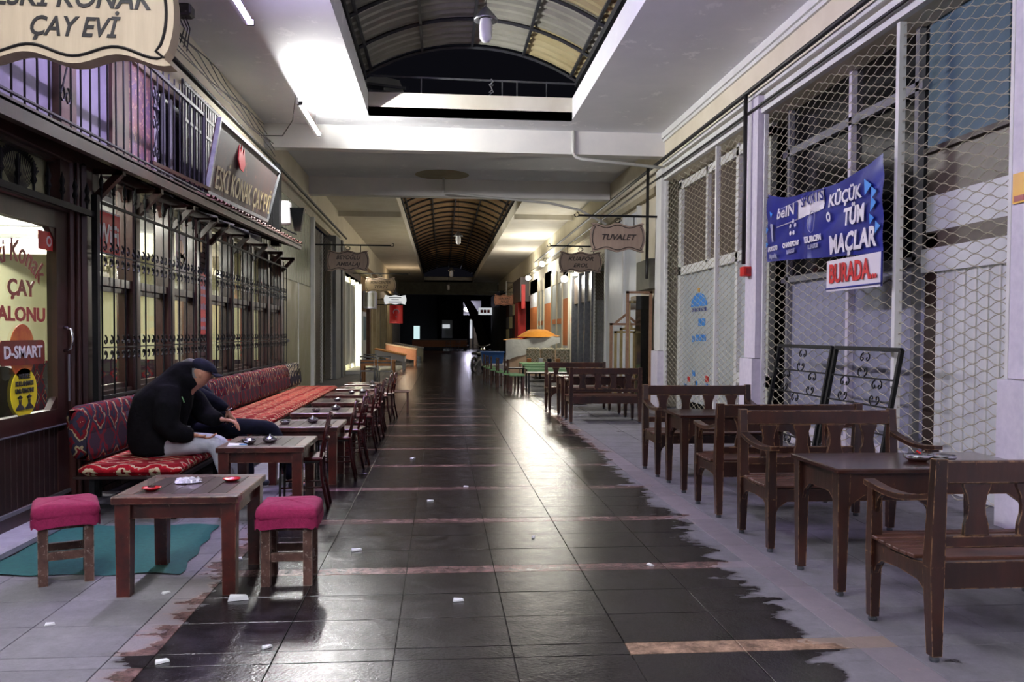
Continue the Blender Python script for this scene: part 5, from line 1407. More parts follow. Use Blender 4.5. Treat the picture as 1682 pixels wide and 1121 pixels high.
# ---- litter
SCR = ['', 'tiny pale scrap beside the nearest left table, between its front legs', 'tiny pale scrap under the nearest left table by the mat corner', 'tiny pale scrap in the middle of the wet walkway, farther than the first red strip',
       'pale scrap on the wet paving just behind the right magenta stool', 'tiny pale scrap right of centre on the wet paving', 'pale scrap on the wet paving beside the second red strip', 'tiny pale scrap in the wet foreground right below the walkway centre',
       'tiny pale scrap near the bottom edge left of centre', 'tiny pale scrap at the right edge of the wet patch by a red strip', 'tiny pale scrap at the bottom left in the wet patch', 'tiny pale scrap on the dry paving left of the nearest table',
       'tiny pale scrap on the dry paving at the bottom left corner', 'tiny pale scrap far along the walkway centre']
for k, (x, y, s, a) in enumerate(((-1.17, 4.86, 0.045, 0.3), (-1.62, 5.0, 0.02, 1), (-1.36, 5.72, 0.022, 2), (-0.1, 7.6, 0.025, .4), (-0.6, 5.9, 0.03, .5), (0.7, 6.2, 0.02, 1.4), (-0.35, 10.2, 0.03, 1.1), (0.1, 4.75, 0.025, 0.2), (-0.85, 4.1, 0.02, 0.8), (1.4, 5.4, 0.02, 2.2), (-1.3, 3.95, 0.025, 0.6), (-2.05, 4.5, 0.02, 0.4), (-2.35, 4.3, 0.02, 0.4), (0.25, 8.3, 0.02, 0.1))):
    w_ = s * 1.3
    g = G().hexa([(-w_, -s * .6, 0), (w_, -s * .7, 0), (w_ * .9, s * .7, 0), (-w_ * .8, s * .6, 0)], [(-w_ * .9, -s * .5, s * .3), (w_ * .9, -s * .6, s * .5), (w_ * .8, s * .6, s * .35), (-w_ * .7, s * .5, s * .6)])
    o = part('paper_scrap', g, 'litter white', None, loc=(x, y, 0.001), rot=(0, 0, a))
    tag(o, 'small white paper lump at the foot of the nearest left table leg' if k == 0 else SCR[k], 'litter', 'scraps on the paving' if k else None)

# ================================================================ WROUGHT IRON GATE leaning on the shutter
t = thing('iron_gate', 'two-leaf black wrought iron gate with scrolls leaning on the mesh shutter behind the benches', 'gate', (4.28, 7.8, 0.0))
t.rotation_euler = (0, math.radians(10), 0)
def bars(name, lst, s=0.02):
    for p0, p1 in lst:
        part(name, G().bar(p0, p1, s * 2, s * 2), 'black iron', t)
H_ = 1.43
for a, b in ((0, 1.35), (1.45, 2.95)):
    bars('gate_frame', [((0, a, 0.02), (0, a, H_)), ((0, b, 0.02), (0, b, H_)), ((0, a, H_), (0, b, H_)), ((0, a, 0.04), (0, b, 0.04))])
    bars('gate_bar', [((0, a, z), (0, b, z)) for z in (0.3, 0.57, 0.84, 1.12)], 0.009)
    g = G()
    for i, (u, z) in enumerate(((0.25, 0.98), (0.5, 1.26), (0.5, 0.7), (0.75, 0.98), (0.25, 0.44), (0.75, 0.44), (0.5, 0.18))):
        for f1 in (-1, 1):
            for f2 in (-1, 1):
                part('gate_scroll', G().tube([(0, a + u * (b - a) + p[1] + f1 * 0.05, z + f2 * (0.07 + p[2])) for p in scroll_pts(0, 0, 0.062, f1)], 0.008, 5), 'black iron', t)

# ================================================================ BANNER
def banner_pt(u, v):
    """u 0..1 from the left (far) end to the right (near) end, v 0..1 from top to bottom"""
    Y = 11.2 - 3.04 * u
    if u < 0.42:
        top = 3.5 - 0.05 * math.sin(PI * u / 0.42) - 0.18 * u / 0.42
    else:
        k = (u - 0.42) / 0.58
        top = 3.32 + 0.1 * k - 0.07 * math.sin(PI * k)
    bot = 2.57 - 0.17 * u
    z = top + (bot - top) * v
    fold = 0.012 * math.sin(u * 21 + v * 5) * (1 - 0.5 * v) + 0.014 * math.sin((u * 0.8 + v) * 9) + 0.03 * math.exp(-((u - 0.42) / 0.03) ** 2)
    return (4.52 - abs(fold), Y, z)
t = thing('sports_banner', 'creased blue vinyl match broadcast banner tied on the mesh shutter', 'banner', (0, 0, 0))
part('banner_cloth', G().grid(lambda u, v: banner_pt(u, v), 60, 24), 'navy vinyl', t, True)
part('white_panel', G().grid(lambda u, v: (4.515, 9.4 - 1.25 * u, 2.42 - 0.36 * v), 8, 4), 'print white', t, True)
part('panel_edge', G().box(4.50, 4.512, 8.15, 9.4, 2.085, 2.1).box(4.50, 4.512, 8.15, 8.17, 2.06, 2.42), 'navy vinyl', t)
def on_banner(o, dx=0.03):
    """wrap a flat print onto the folded cloth"""
    for v in o.data.vertices:
        y = v.co.y + o.location.y; z = v.co.z + o.location.z
        u = (11.18 - y) / 3.03
        top = banner_pt(max(0, min(1, u)), 0)[2]; bot = banner_pt(max(0, min(1, u)), 1)[2]
        vv = max(0, min(1, (top - z) / (top - bot)))
        x = banner_pt(max(0, min(1, u)), vv)[0]
        v.co.x += x - dx - 4.5
    return o
def bprint(body, size, mm, y, z, width, bold=0.004, shear=0):
    return on_banner(text(body, size, mm, t, (4.5, y, z), 'right', width=width, bold=bold, shear=shear))
logo = on_banner(part('logo_box', G().grid(lambda u, v: (0, 0.42 - 1.36 * u, 0.1 - 0.24 * v + 0.06 * u - 0.03), 20, 4), 'print white', t, loc=(4.5, 10.4, 3.16)), 0.012)
on_banner(part('logo_dark', G().grid(lambda u, v: (0, 0.42 - 0.64 * u, 0.09 - 0.22 * v + 0.03 * u - 0.03), 12, 4), 'navy vinyl', t, loc=(4.5, 10.4, 3.16)), 0.02)
bprint('beIN', 0.2, 'print white', 10.52, 3.16, 0.5)
on_banner(text('SPORTS', 0.19, 'navy vinyl', t, (4.5, 9.75, 3.21), 'right', width=0.62, bold=0.002), 0.032)
bprint("KÜÇÜK", 0.2, 'print white', 8.93, 3.1, 0.75, 0.006)
bprint('O', 0.14, 'print white', 9.3, 2.92, 0.09, 0.008)
bprint('TÜM', 0.26, 'print white', 8.72, 2.86, 0.44, 0.01)
bprint('MAÇLAR', 0.29, 'print white', 8.76, 2.58, 1.02, 0.01)
bprint('SPORTOTO', 0.085, 'print white', 10.92, 2.72, 0.34)
bprint('SüperLig', 0.08, 'print grey', 10.92, 2.62, 0.26)
bprint('CHAMPIONS', 0.085, 'print white', 10.35, 2.72, 0.46)
bprint('LEAGUE', 0.07, 'print grey', 10.35, 2.63, 0.26)
bprint('EUROPA', 0.1, 'print white', 9.7, 2.72, 0.42, 0.006)
bprint('LEAGUE', 0.07, 'print grey', 9.7, 2.63, 0.28)
for y, z in ((10.3, 2.97), ):
    for k in range(5):
        a = k * 2 * PI / 5
        g = G().prism([(0.075 * math.sin(a) * -1 + 0.032 * math.cos(q * 2 * PI / 5), 0.085 * math.cos(a) + 0.032 * math.sin(q * 2 * PI / 5)) for q in range(5)], 'x', 0, 0.003)
        on_banner(part('ball_patch', g, 'print white', t, loc=(4.5, 10.3, 2.93)))
on_banner(part('trophy_emblem', G().prism([(-0.02, -0.13), (0.03, -0.13), (0.02, -0.02), (0.06, 0.1), (0.05, 0.12), (-0.05, 0.1), (-0.03, 0.0)], 'x', 0, 0.003), 'print grey', t, loc=(4.5, 10.95, 2.95)))
on_banner(part('trophy_emblem', G().tube([(0, 0.09 * math.sin(i * 0.6), 0.13 * math.cos(i * 0.6)) for i in range(11)], 0.006, 4), 'print grey', t, loc=(4.5, 9.75, 2.93)))
for y, z, s in ((8.42, 3.13, 0.11), (8.3, 3.05, 0.08), (8.3, 2.93, 0.1), (8.34, 2.78, 0.07), (8.22, 2.68, 0.08), (11.12, 3.0, 0.06), (11.14, 2.8, 0.05), (11.0, 3.2, 0.05)):
    on_banner(part('blue_triangle', G().prism([(s * 0.6, s * 0.8), (s * 0.6, -s * 0.8), (-s * 0.7, 0)], 'x', 0, 0.003), 'print sky', t, loc=(4.5, y, z)))
text('BURADA...', 0.3, 'print red', t, (4.5, 8.78, 2.25), 'right', width=1.05, bold=0.008)
for y, z in ((11.17, 3.45), (8.16, 3.44), (9.9, 3.34), (8.16, 2.07)):
    part('banner_tie', G().tube([(4.5, y, z), (4.6, y + 0.02, z + 0.06), (4.66, y, z + 0.02)], 0.008, 5), 'cable', t)

# ---- stacked frames by the white column
t = thing('metal_frame_stack', 'stack of tall beige and brass metal frames leaning by the white column on the right', 'frame', (0, 0, 0))
def fr_(y, x0, x1, z1, mm, peak=False):
    g = G().box(x0 - 0.03, x0 + 0.03, y, y + 0.06, 0, z1).box(x1 - 0.03, x1 + 0.03, y, y + 0.06, 0, z1).box(x0 - 0.03, x1 + 0.03, y, y + 0.06, z1 - 0.05, z1)
    if peak:
        g.bar((x0 + 0.1, y + 0.03, z1), ((x0 + x1) / 2, y + 0.03, z1 + 0.2), 0.05, 0.05).bar(((x0 + x1) / 2, y + 0.03, z1 + 0.2), (x1 - 0.1, y + 0.03, z1), 0.05, 0.05)
    part('metal_frame', g, mm, t)
fr_(18.0, 4.1, 4.62, 2.5, 'frame rust'); fr_(18.3, 4.2, 4.6, 2.3, 'frame brass')
fr_(18.6, 3.86, 4.55, 1.8, 'frame rust', True); fr_(19.0, 4.05, 4.5, 1.62, 'frame brass'); fr_(19.3, 4.25, 4.6, 1.7, 'frame brass', True)
part('dark_cabinet', G().box(4.3, 4.62, 18.05, 18.6, 2.1, 2.4).box(4.42, 4.62, 18.1, 18.6, 0, 2.1), 'glass dark', t)
# rubbish under the far benches
tag(part('rubbish_bag', G().lathe([(0, 0), (0.2, 0.02), (0.22, 0.1), (0.12, 0.2), (0.03, 0.26), (0, 0.26)], n=12), 'black cloth', smooth=True, loc=(3.0, 18.0, 0)), 'small black rubbish bag on the paving behind the far benches', 'bag')

# ================================================================ FAR RIGHT CAFE
def small_table(x, y, w_, d_, h_, cloth, label):
    t = thing('low_cafe_table', label, 'table', (x, y, 0))
    part('tabletop', G().bev(0, w_, 0, d_, h_ - 0.03, h_, 0.006), 'board wood' if not cloth else 'green cloth', t)
    if cloth: part('cloth_drop', G().box(-0.005, w_ + 0.005, -0.006, 0, h_ - 0.1, h_), 'green cloth', t)
    for i in (0.04, w_ - 0.04):
        for j in (0.04, d_ - 0.04):
            part('leg', G().box(i - 0.018, i + 0.018, j - 0.018, j + 0.018, 0, h_ - 0.03), 'ink', t)
small_table(2.25, 21.5, 1.1, 0.7, 0.52, False, 'low dark table nearest in the far cafe on the right')
small_table(2.4, 23.0, 1.3, 0.8, 0.56, True, 'green topped table nearest in the far cafe on the right')
small_table(2.5, 24.6, 1.3, 0.9, 0.58, True, 'green topped table second in the far cafe')
small_table(2.6, 26.5, 1.3, 1.2, 0.58, True, 'green topped table farthest in the far cafe')
small_table(1.95, 25.0, 0.6, 0.6, 0.5, False, 'small brown table in the middle of the far cafe')
def cafe_chair(x, y, rz, label, h=0.85):
    t = thing('small_wooden_chair', label, 'chair', (x, y, 0), rz)
    for i in (-1, 1):
        for j in (-1, 1):
            part('leg', G().box(i * 0.15 - 0.02, i * 0.15 + 0.02, j * 0.15 - 0.02, j * 0.15 + 0.02, 0, h if i < 0 else 0.42), 'pillar wood', t)
    part('seat', G().bev(-0.18, 0.18, -0.18, 0.18, 0.42, 0.47, 0.01), 'green cloth', t)
    for z in (0.6, 0.75):
        part('back_slat', G().box(-0.17, -0.14, -0.15, 0.15, z, z + 0.06), 'pillar wood', t)
cc = [(1.9, 22.4, 0.2), (1.75, 23.6, 0.1), (1.65, 24.9, 0.0), (1.6, 26.2, 0.15), (1.55, 27.3, 0.0)]
for k, (x, y, a) in enumerate(cc):
    cafe_chair(x, y, a, 'small brown chair with a green seat, %s in the far cafe row' % ORD[k])
t = thing('cafe_stool', 'square stool with a green top at the front of the far cafe', 'stool', (2.0, 21.9, 0))
part('seat', G().bev(-0.2, 0.2, -0.2, 0.2, 0.42, 0.47, 0.01), 'green cloth', t)
for i in (-1, 1):
    for j in (-1, 1):
        part('leg', G().box(i * 0.16 - 0.03, i * 0.16 + 0.03, j * 0.16 - 0.03, j * 0.16 + 0.03, 0, 0.42), 'pillar wood', t)
t = thing('floral_sofa', 'low sofa with pale floral cushions along the orange shopfront', 'sofa', (0, 0, 0))
part('seat', G().bev(3.3, 4.5, 28.0, 29.5, 0.25, 0.5, 0.03), 'board wood', t)
for x in (3.36, 4.44):
    for y in (28.06, 29.3):
        part('leg', G().box(x - 0.03, x + 0.03, y - 0.03, y + 0.03, 0, 0.26), 'board wood', t)
for k in range(3):
    part('back_cushion', G().bev(3.0 + k * 0.5, 3.48 + k * 0.5, 29.0 - k * 0.2, 29.2 - k * 0.2, 0.5, 1.05, 0.05), 'floral cream', t)
for k, (x, z, mm) in enumerate(((2.9, 0.7, 'orange panel'), (3.3, 0.72, 'print white'), (3.6, 0.7, 'ink'), (3.9, 0.7, 'light oak'))):
    part('cushion_tag', G().bev(x, x + 0.14, 27.9, 28.0, 0.45, z, 0.01), mm, t)
t = thing('covered_stall', 'market stall box under a white tarpaulin with orange cloth on top', 'stall', (0, 0, 0))
part('stall_box', G().box(2.5, 4.3, 30.2, 31.6, 0.0, 0.95), 'beige board', t)
part('tarpaulin', G().grid(lambda u, v: (2.35 + 2.0 * u, 30.15 - 0.03 * math.sin(u * 11), 1.3 + 0.16 * u - (0.75 - 0.5 * u) * v + 0.02 * math.sin(u * 17 + v * 5)), 24, 10), 'white tarp', t, True)
part('tarpaulin_top', G().grid(lambda u, v: (2.35 + 2.0 * u, 30.15 + 1.5 * v, 1.3 + 0.16 * u + 0.04 * math.sin(u * 9) * math.sin(v * 7)), 20, 8), 'orange cloth', t, True)
part('orange_cover', G().lathe([(0, 0.3), (0.3, 0.28), (0.55, 0.16), (0.8, 0.0)], (3.6, 30.8, 1.42), 14), 'orange cloth', t, True)
t = thing('blue_crate', 'blue crate on a grey box beside the covered stall', 'crate', (1.85, 30.2, 0.45))
part('crate_body', G().taper(0, 0, 0, 0.42, 0.36, 0.25, 0.42, 0.3), 'blue crate', t)
part('crate_lip', G().box(-0.44, 0.44, -0.32, 0.32, 0.4, 0.44), 'blue crate', t)
t = thing('grey_box', 'pale grey plastic box under the blue crate by the stall', 'box', (2.05, 30.1, 0))
part('box_body', G().bev(-0.3, 0.3, -0.25, 0.25, 0, 0.44, 0.02), 'plastic grey', t)
part('box_lid', G().bev(-0.31, 0.0, -0.27, 0.27, 0.38, 0.445, 0.01), 'print white', t)
t = thing('parked_motorbike', 'dark parked motorbike behind the blue crate', 'motorbike', (1.5, 33.0, 0), 1.2)
for x in (-0.6, 0.65):
    part('wheel', G().tube([(x + 0.29 * math.cos(a * PI / 8), 0, 0.3 + 0.29 * math.sin(a * PI / 8)) for a in range(17)], 0.05, 6), 'ink', t, True)
part('tank', G().lathe([(0, -0.25), (0.12, -0.15), (0.15, 0.05), (0.1, 0.22), (0, 0.26)], n=10), 'navy cloth', t, True, (0.1, 0, 0.75), (0, PI / 2, 0))
part('saddle', G().bev(-0.6, 0.0, -0.13, 0.13, 0.7, 0.8, 0.03), 'ink', t)
part('frame', G().bar((-0.6, 0, 0.3), (0.1, 0, 0.6), 0.1, 0.1).bar((0.65, 0, 0.3), (0.4, 0, 1.0), 0.05, 0.05).bar((-0.1, 0, 0.35), (0.3, 0, 0.4), 0.25, 0.25), 'dull steel', t)
part('handlebar', G().tube([(0.35, -0.35, 1.1), (0.42, -0.1, 1.02), (0.42, 0.1, 1.02), (0.35, 0.35, 1.1)], 0.018, 6), 'chrome', t, True)
part('headlamp', G().lathe([(0, 0), (0.09, 0.02), (0.1, 0.08), (0, 0.1)], n=12), 'chrome', t, True, (0.45, 0, 0.9), (0, PI / 2, 0))

# ================================================================ FAR LEFT
t = thing('oak_table', 'light oak table with silver chairs in front of the lit shop on the left', 'table', (-2.35, 24.2, 0))
part('tabletop', G().bev(0, 1.0, 0, 0.7, 0.7, 0.75, 0.01), 'light oak', t)
part('apron', G().box(0.05, 0.95, 0.05, 0.08, 0.58, 0.7), 'light oak', t)
for i in (0.06, 0.94):
    for j in (0.06, 0.64):
        part('leg', G().box(i - 0.04, i + 0.04, j - 0.04, j + 0.04, 0, 0.7), 'light oak', t)
def silver_chair(x, y, rz, label):
    t = thing('silver_chair', label, 'chair', (x, y, 0), rz)
    for i in (-1, 1):
        part('back_post', G().tube([(i * 0.19, -0.2, 0), (i * 0.19, -0.18, 0.45), (i * 0.19, -0.22, 0.9)], 0.014, 6), 'dull steel', t, True)
        part('leg', G().tube([(i * 0.19, 0.2, 0), (i * 0.19, 0.18, 0.45)], 0.014, 6), 'dull steel', t, True)
    part('seat', G().bev(-0.2, 0.2, -0.2, 0.2, 0.44, 0.47, 0.008), 'dull steel', t)
    for z in (0.7, 0.78, 0.87):
        part('back_slat', G().tube([(-0.19, -0.215, z), (0.19, -0.215, z)], 0.016, 6), 'dull steel', t, True)
silver_chair(-2.1, 23.8, 0.05, 'silver chair left in front of the light oak table')
silver_chair(-1.6, 23.8, -0.05, 'silver chair right in front of the light oak table')
silver_chair(-2.2, 25.6, PI, 'silver chair behind the light oak table on the left')
def counter(x, y, w_, d_, z0, z1, mm, top, label):
    t = thing('display_counter', label, 'counter', (x, y, 0))
    part('counter_front', G().hexa([(0, 0, z0), (w_, 0, z0 - 0.25), (w_, d_, z0 - 0.25), (0, d_, z0)], [(0, 0, z1), (w_, 0, z1 - 0.25), (w_, d_, z1 - 0.25), (0, d_, z1)]), mm, t)
    part('counter_top', G().hexa([(-.03, -.03, z1), (w_ + .03, -.03, z1 - 0.25), (w_ + .03, d_, z1 - 0.25), (-.03, d_, z1)], [(-.03, -.03, z1 + 0.05), (w_ + .03, -.03, z1 - 0.2), (w_ + .03, d_, z1 - 0.2), (-.03, d_, z1 + 0.05)]), top, t)
    for i in (0.05, w_ - 0.05):
        for j in (0.05, d_ - 0.05):
            part('leg', G().box(i - 0.04, i + 0.04, j - 0.04, j + 0.04, 0, z0 - (0.25 if i > 0.2 else 0)), mm, t)
counter(-2.7, 34, 1.2, 1.4, 0.6, 0.85, 'plastic grey', 'light oak', 'sloping pale display counter nearest on the far left')
counter(-2.6, 39, 1.4, 1.6, 0.5, 1.0, 'counter salmon', 'beige board', 'sloping salmon display counter second on the far left')
counter(-2.5, 45, 1.5, 1.6, 0.5, 0.95, 'grey green', 'grey paint', 'grey green display counter farthest on the left')

# ================================================================ FAR END (dark square beyond the arcade)
def far_box(name, x0, x1, y, z0, z1, mm, label, cat, extra=None):
    t = thing(name, label, cat, ((x0 + x1) / 2, y, z0))
    w_ = (x1 - x0) / 2
    part('panel', G().box(-w_, w_, 0, 0.2, 0, z1 - z0), mm, t)
    part('frame', G().box(-w_ - 0.12, -w_, -0.05, 0.2, 0, z1 - z0).box(w_, w_ + 0.12, -0.05, 0.2, 0, z1 - z0).box(-w_ - 0.12, w_ + 0.12, -0.05, 0.2, z1 - z0, z1 - z0 + 0.12), 'dark void', t)
    if extra: extra(t, w_)
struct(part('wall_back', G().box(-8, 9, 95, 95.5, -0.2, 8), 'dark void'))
far_box('lit_doorway', -3.0, -2.35, 90, -0.01, 2.3, 'lit doorway', 'narrow pale cyan lit doorway far away on the left', 'doorway')
far_box('lit_shop_window', 0.05, 1.2, 92, 1.0, 3.0, 'frosted glass', 'small lit window in the dark far beyond the arcade', 'window',
        lambda t, w_: (part('lit_strip', G().box(-w_ * 0.9, w_ * 0.5, -0.05, 0, 1.1, 1.5), 'lit sign white', t), part('wall_below', G().box(-w_ - 0.1, w_ + 0.1, 0, 0.2, -1.01, 0), 'dark void', t)))
far_box('lit_kiosk', 3.0, 4.0, 88, -0.01, 3.1, 'old cream wall', 'pale lit kiosk front far away behind the leaning trunk', 'kiosk',
        lambda t, w_: part('lit_strip', G().box(-w_, -w_ * 0.5, -0.05, 0, 1.0, 3.0), 'lit sign white', t))
t = thing('street_lamp', 'bright bluish lamp far away beyond the arcade', 'lamp', (2.75, 85, 4.0))
part('lamp_head', G().lathe([(0, -0.3), (0.4, -0.2), (0.5, 0), (0.4, 0.2), (0, 0.3)], n=12), 'far lamp', t, True)
part('lamp_box', G().box(-0.5, 1.3, 0.5, 0.7, -0.6, 0.9), 'grey paint', t)
part('lamp_post', G().tube([(0.5, 0.6, -4), (0.5, 0.6, -0.5)], 0.08, 6), 'dark void', t)
t = thing('leaning_trunk', 'dark leaning tree trunk beyond the end of the arcade', 'tree', (3.2, 76, 0))
part('trunk', G().tube([(0.9, 0, -0.02), (0.4, 0, 1.5), (0.0, 0, 2.9), (-0.6, 0, 4.0), (-1.3, 0, 5.2)], 0.4, 8, radii=[0.6, 0.42, 0.45, 0.36, 0.25]), 'bark', t, True)
part('branch', G().tube([(0.0, 0, 2.9), (0.5, 0, 3.7), (1.4, 0, 4.3)], 0.2, 6, radii=[0.3, 0.18, 0.1]), 'bark', t, True)
t = thing('red_barrier', 'long low red and grey barrier lying across the end of the arcade', 'barrier', (0, 74, 0))
part('barrier_board', G().box(-2.6, 2.3, 0, 0.4, 0.3, 0.9), 'counter salmon', t)
part('barrier_cap', G().box(-2.6, 2.3, -0.05, 0.45, 0.9, 1.0), 'grey paint', t)
for x in (-2.4, 0, 2.1):
    part('barrier_foot', G().box(x - 0.15, x + 0.15, 0, 0.4, 0, 0.3), 'ink', t)
for k, x in enumerate((0.6, 1.4, 2.2)):
    silver_chair(x, 72.5 + k * 0.3, 0.3 * k, 'dark chair far away beyond the arcade, %s from the left' % ORD[k])
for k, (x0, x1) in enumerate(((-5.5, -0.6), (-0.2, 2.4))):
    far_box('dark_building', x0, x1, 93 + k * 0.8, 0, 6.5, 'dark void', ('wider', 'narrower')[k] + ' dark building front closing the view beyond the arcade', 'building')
# point lights by the far lamps; the last one has no lamp model
def lamp_light(name, loc, power, col, r=0.12):
    l = bpy.data.lights.new(name, 'POINT'); l.energy = power; l.color = col; l.shadow_soft_size = r
    o = bpy.data.objects.new(name, l); COL.objects.link(o); o.location = loc
lamp_light('shop_bulb_light', (4.1, 35.7, 4.45), 60, (1, 0.96, 0.85))
lamp_light('shop_bulb_light', (4.1, 41.5, 4.2), 50, (1, 0.92, 0.8))
lamp_light('shop_bulb_light', (4.05, 28.9, 3.4), 42, (1, 0.96, 0.85))
lamp_light('shop_lamp_light', (-4.4, 33.4, 3.3), 420, (1, 0.97, 0.85))
lamp_light('street_lamp_light', (2.75, 84, 4.0), 60, (0.8, 0.75, 1))
lamp_light('lampless_arcade_light', (-2.4, 54, 4.2), 25, (1, 0.75, 0.5))  # warm light on its own, no lamp stands at this spot
# ================================================================ PEOPLE
def skin_obj(name, pts, edges, m, parent, sub=2, root=0, smooth=True):
    """pts: dict name -> ((x,y,z), r) or ((x,y,z),(rx,ry)); edges: list of pairs"""
    ks = list(pts); ix = {k: i for i, k in enumerate(ks)}
    me = bpy.data.meshes.new(name)
    me.from_pydata([pts[k][0] for k in ks], [(ix[a], ix[b]) for a, b in edges], [])
    o = bpy.data.objects.new(name, me); COL.objects.link(o)
    md = o.modifiers.new('s', 'SKIN'); md.use_smooth_shade = True; md.branch_smoothing = 0.6
    for i, k in enumerate(ks):
        r = pts[k][1]
        o.data.skin_vertices[0].data[i].radius = r if isinstance(r, tuple) else (r, r)
        o.data.skin_vertices[0].data[i].use_root = (i == root)
    s = o.modifiers.new('u', 'SUBSURF'); s.levels = sub; s.render_levels = sub
    dg = bpy.context.evaluated_depsgraph_get()
    nm = bpy.data.meshes.new_from_object(o.evaluated_get(dg))
    bpy.data.objects.remove(o)
    nm.name = name
    nm.materials.clear()
    nm.polygons.foreach_set('use_smooth', [True] * len(nm.polygons))
    return link(name, nm, m, parent)
def chain(pts, pre, lst):
    """append a limb: list of ((x,y,z),r); returns edges"""
    e = []; prev = None
    for i, (p, r) in enumerate(lst):
        k = pre + str(i); pts[k] = (p, r)
        if prev: e.append((prev, k))
        prev = k
    return e
def V3(p): return Vector(p)
def hand_fingers(pts, edges, wrist, palm_dir, side, curl, pre, L_=0.095):
    """palm from the wrist vertex, then five finger chains"""
    d = V3(palm_dir).normalized(); s = V3(side).normalized(); n = d.cross(s).normalized()
    w_ = V3(pts[wrist][0])
    pk = pre + 'palm'; pts[pk] = (tuple(w_ + d * 0.05), (0.03, 0.018)); edges.append((wrist, pk))
    for i, (off, ln) in enumerate(((-0.03, 0.068), (-0.01, 0.078), (0.011, 0.074), (0.031, 0.058))):
        b = w_ + d * 0.09 + s * off
        k0 = pre + 'f%da' % i; k1 = pre + 'f%db' % i; k2 = pre + 'f%dc' % i
        pts[k0] = (tuple(b), 0.0098)
        m1 = b + d * ln * 0.5 + n * curl * 0.3 * ln
        pts[k1] = (tuple(m1), 0.0088)
        pts[k2] = (tuple(m1 + d * ln * 0.4 + n * curl * 0.8 * ln), 0.0072)
        edges += [(pk, k0), (k0, k1), (k1, k2)]
    th = w_ + d * 0.03 - s * 0.035
    pts[pre + 't0'] = (tuple(th + n * 0.005), 0.0115)
    pts[pre + 't1'] = (tuple(th + d * 0.035 - s * 0.02 + n * 0.015), 0.0095)
    pts[pre + 't2'] = (tuple(th + d * 0.06 - s * 0.022 + n * 0.03), 0.008)
    edges += [(wrist, pre + 't0'), (pre + 't0', pre + 't1'), (pre + 't1', pre + 't2')]

def face_head(parent, c, look, tilt):
    """features placed on the head of the body mesh"""
    pass

# Person one: black hooded coat, seated on the bench facing the table (+X), bent forward
P1 = thing('person', 'person in black hooded coat, dark cap and pale trousers bending forward on the bench', 'person', (-2.5, 7.62, 0))
J = {
 'pelvis': ((0.0, 0, 0.57), (0.135, 0.15)), 'waist': ((0.05, 0, 0.72), (0.12, 0.14)), 'chest': ((0.13, 0, 0.92), (0.125, 0.16)),
 'neck0': ((0.22, 0, 1.03), (0.075, 0.08)), 'neck': ((0.28, -0.005, 1.08), 0.065), 'head0': ((0.35, -0.01, 1.115), (0.09, 0.08)), 'head': ((0.37, -0.01, 1.19), (0.118, 0.1)), 'crown': ((0.36, -0.01, 1.25), (0.1, 0.09)),
 'hipR': ((0.06, -0.1, 0.54), 0.095), 'kneeR': ((0.52, -0.14, 0.56), 0.062), 'shinR': ((0.6, -0.14, 0.3), 0.05), 'ankR': ((0.72, -0.14, 0.09), 0.038), 'toeR': ((0.9, -0.14, 0.04), 0.032),
 'hipL': ((0.06, 0.1, 0.54), 0.095), 'kneeL': ((0.5, 0.12, 0.54), 0.062), 'shinL': ((0.58, 0.13, 0.3), 0.05), 'ankL': ((0.66, 0.13, 0.09), 0.038), 'toeL': ((0.84, 0.13, 0.04), 0.032),
 'shR': ((0.16, -0.19, 1.0), 0.062), 'elR': ((0.14, -0.25, 0.74), 0.045), 'foR': ((0.24, -0.22, 0.66), 0.037), 'wrR': ((0.36, -0.17, 0.635), (0.028, 0.02)),
 'shL': ((0.18, 0.19, 1.0), 0.062), 'elL': ((0.3, 0.26, 0.76), 0.045), 'foL': ((0.4, 0.24, 0.74), 0.037), 'wrL': ((0.5, 0.2, 0.74), (0.028, 0.02)),
}
Eg = [('pelvis', 'waist'), ('waist', 'chest'), ('chest', 'neck0'), ('neck0', 'neck'), ('neck', 'head0'), ('head0', 'head'), ('head', 'crown'),
      ('pelvis', 'hipR'), ('hipR', 'kneeR'), ('kneeR', 'shinR'), ('shinR', 'ankR'), ('ankR', 'toeR'), ('pelvis', 'hipL'), ('hipL', 'kneeL'), ('kneeL', 'shinL'), ('shinL', 'ankL'), ('ankL', 'toeL'),
      ('chest', 'shR'), ('shR', 'elR'), ('elR', 'foR'), ('foR', 'wrR'), ('chest', 'shL'), ('shL', 'elL'), ('elL', 'foL'), ('foL', 'wrL')]
bj = dict(J); be = list(Eg)
hand_fingers(bj, be, 'wrR', (1, 0.1, -0.25), (0, 1, 0), 0.7, 'r')
hand_fingers(bj, be, 'wrL', (1, -0.1, -0.2), (0, -1, 0), 0.9, 'l')
skin_obj('body', bj, be, 'skin', P1)
def sub_(J, names, k):
    out = {}
    for n_ in names:
        p, r = J[n_]
        out[n_] = (p, tuple(x + k for x in (r if isinstance(r, tuple) else (r, r))))
    return out
def loft(g, secs, n=20):
    """secs: (cx, cy, cz, rx, ry) rings stacked upwards; x depth, y width"""
    base = len(g.v)
    for cx, cy, cz, rx, ry in secs:
        for k in range(n):
            a = 2 * PI * k / n
            wr = 1 + 0.02 * math.sin(5 * a + cz * 23)
            g.v.append((cx + rx * wr * math.cos(a), cy + ry * wr * math.sin(a), cz + 0.18 * rx * math.cos(a) * 0))
    for i in range(len(secs) - 1):
        for k in range(n):
            k2 = (k + 1) % n
            g.f.append((base + i * n + k, base + i * n + k2, base + (i + 1) * n + k2, base + (i + 1) * n + k))
    g.f.append(tuple(base + k for k in range(n - 1, -1, -1)))
    g.f.append(tuple(base + (len(secs) - 1) * n + k for k in range(n)))
    return g
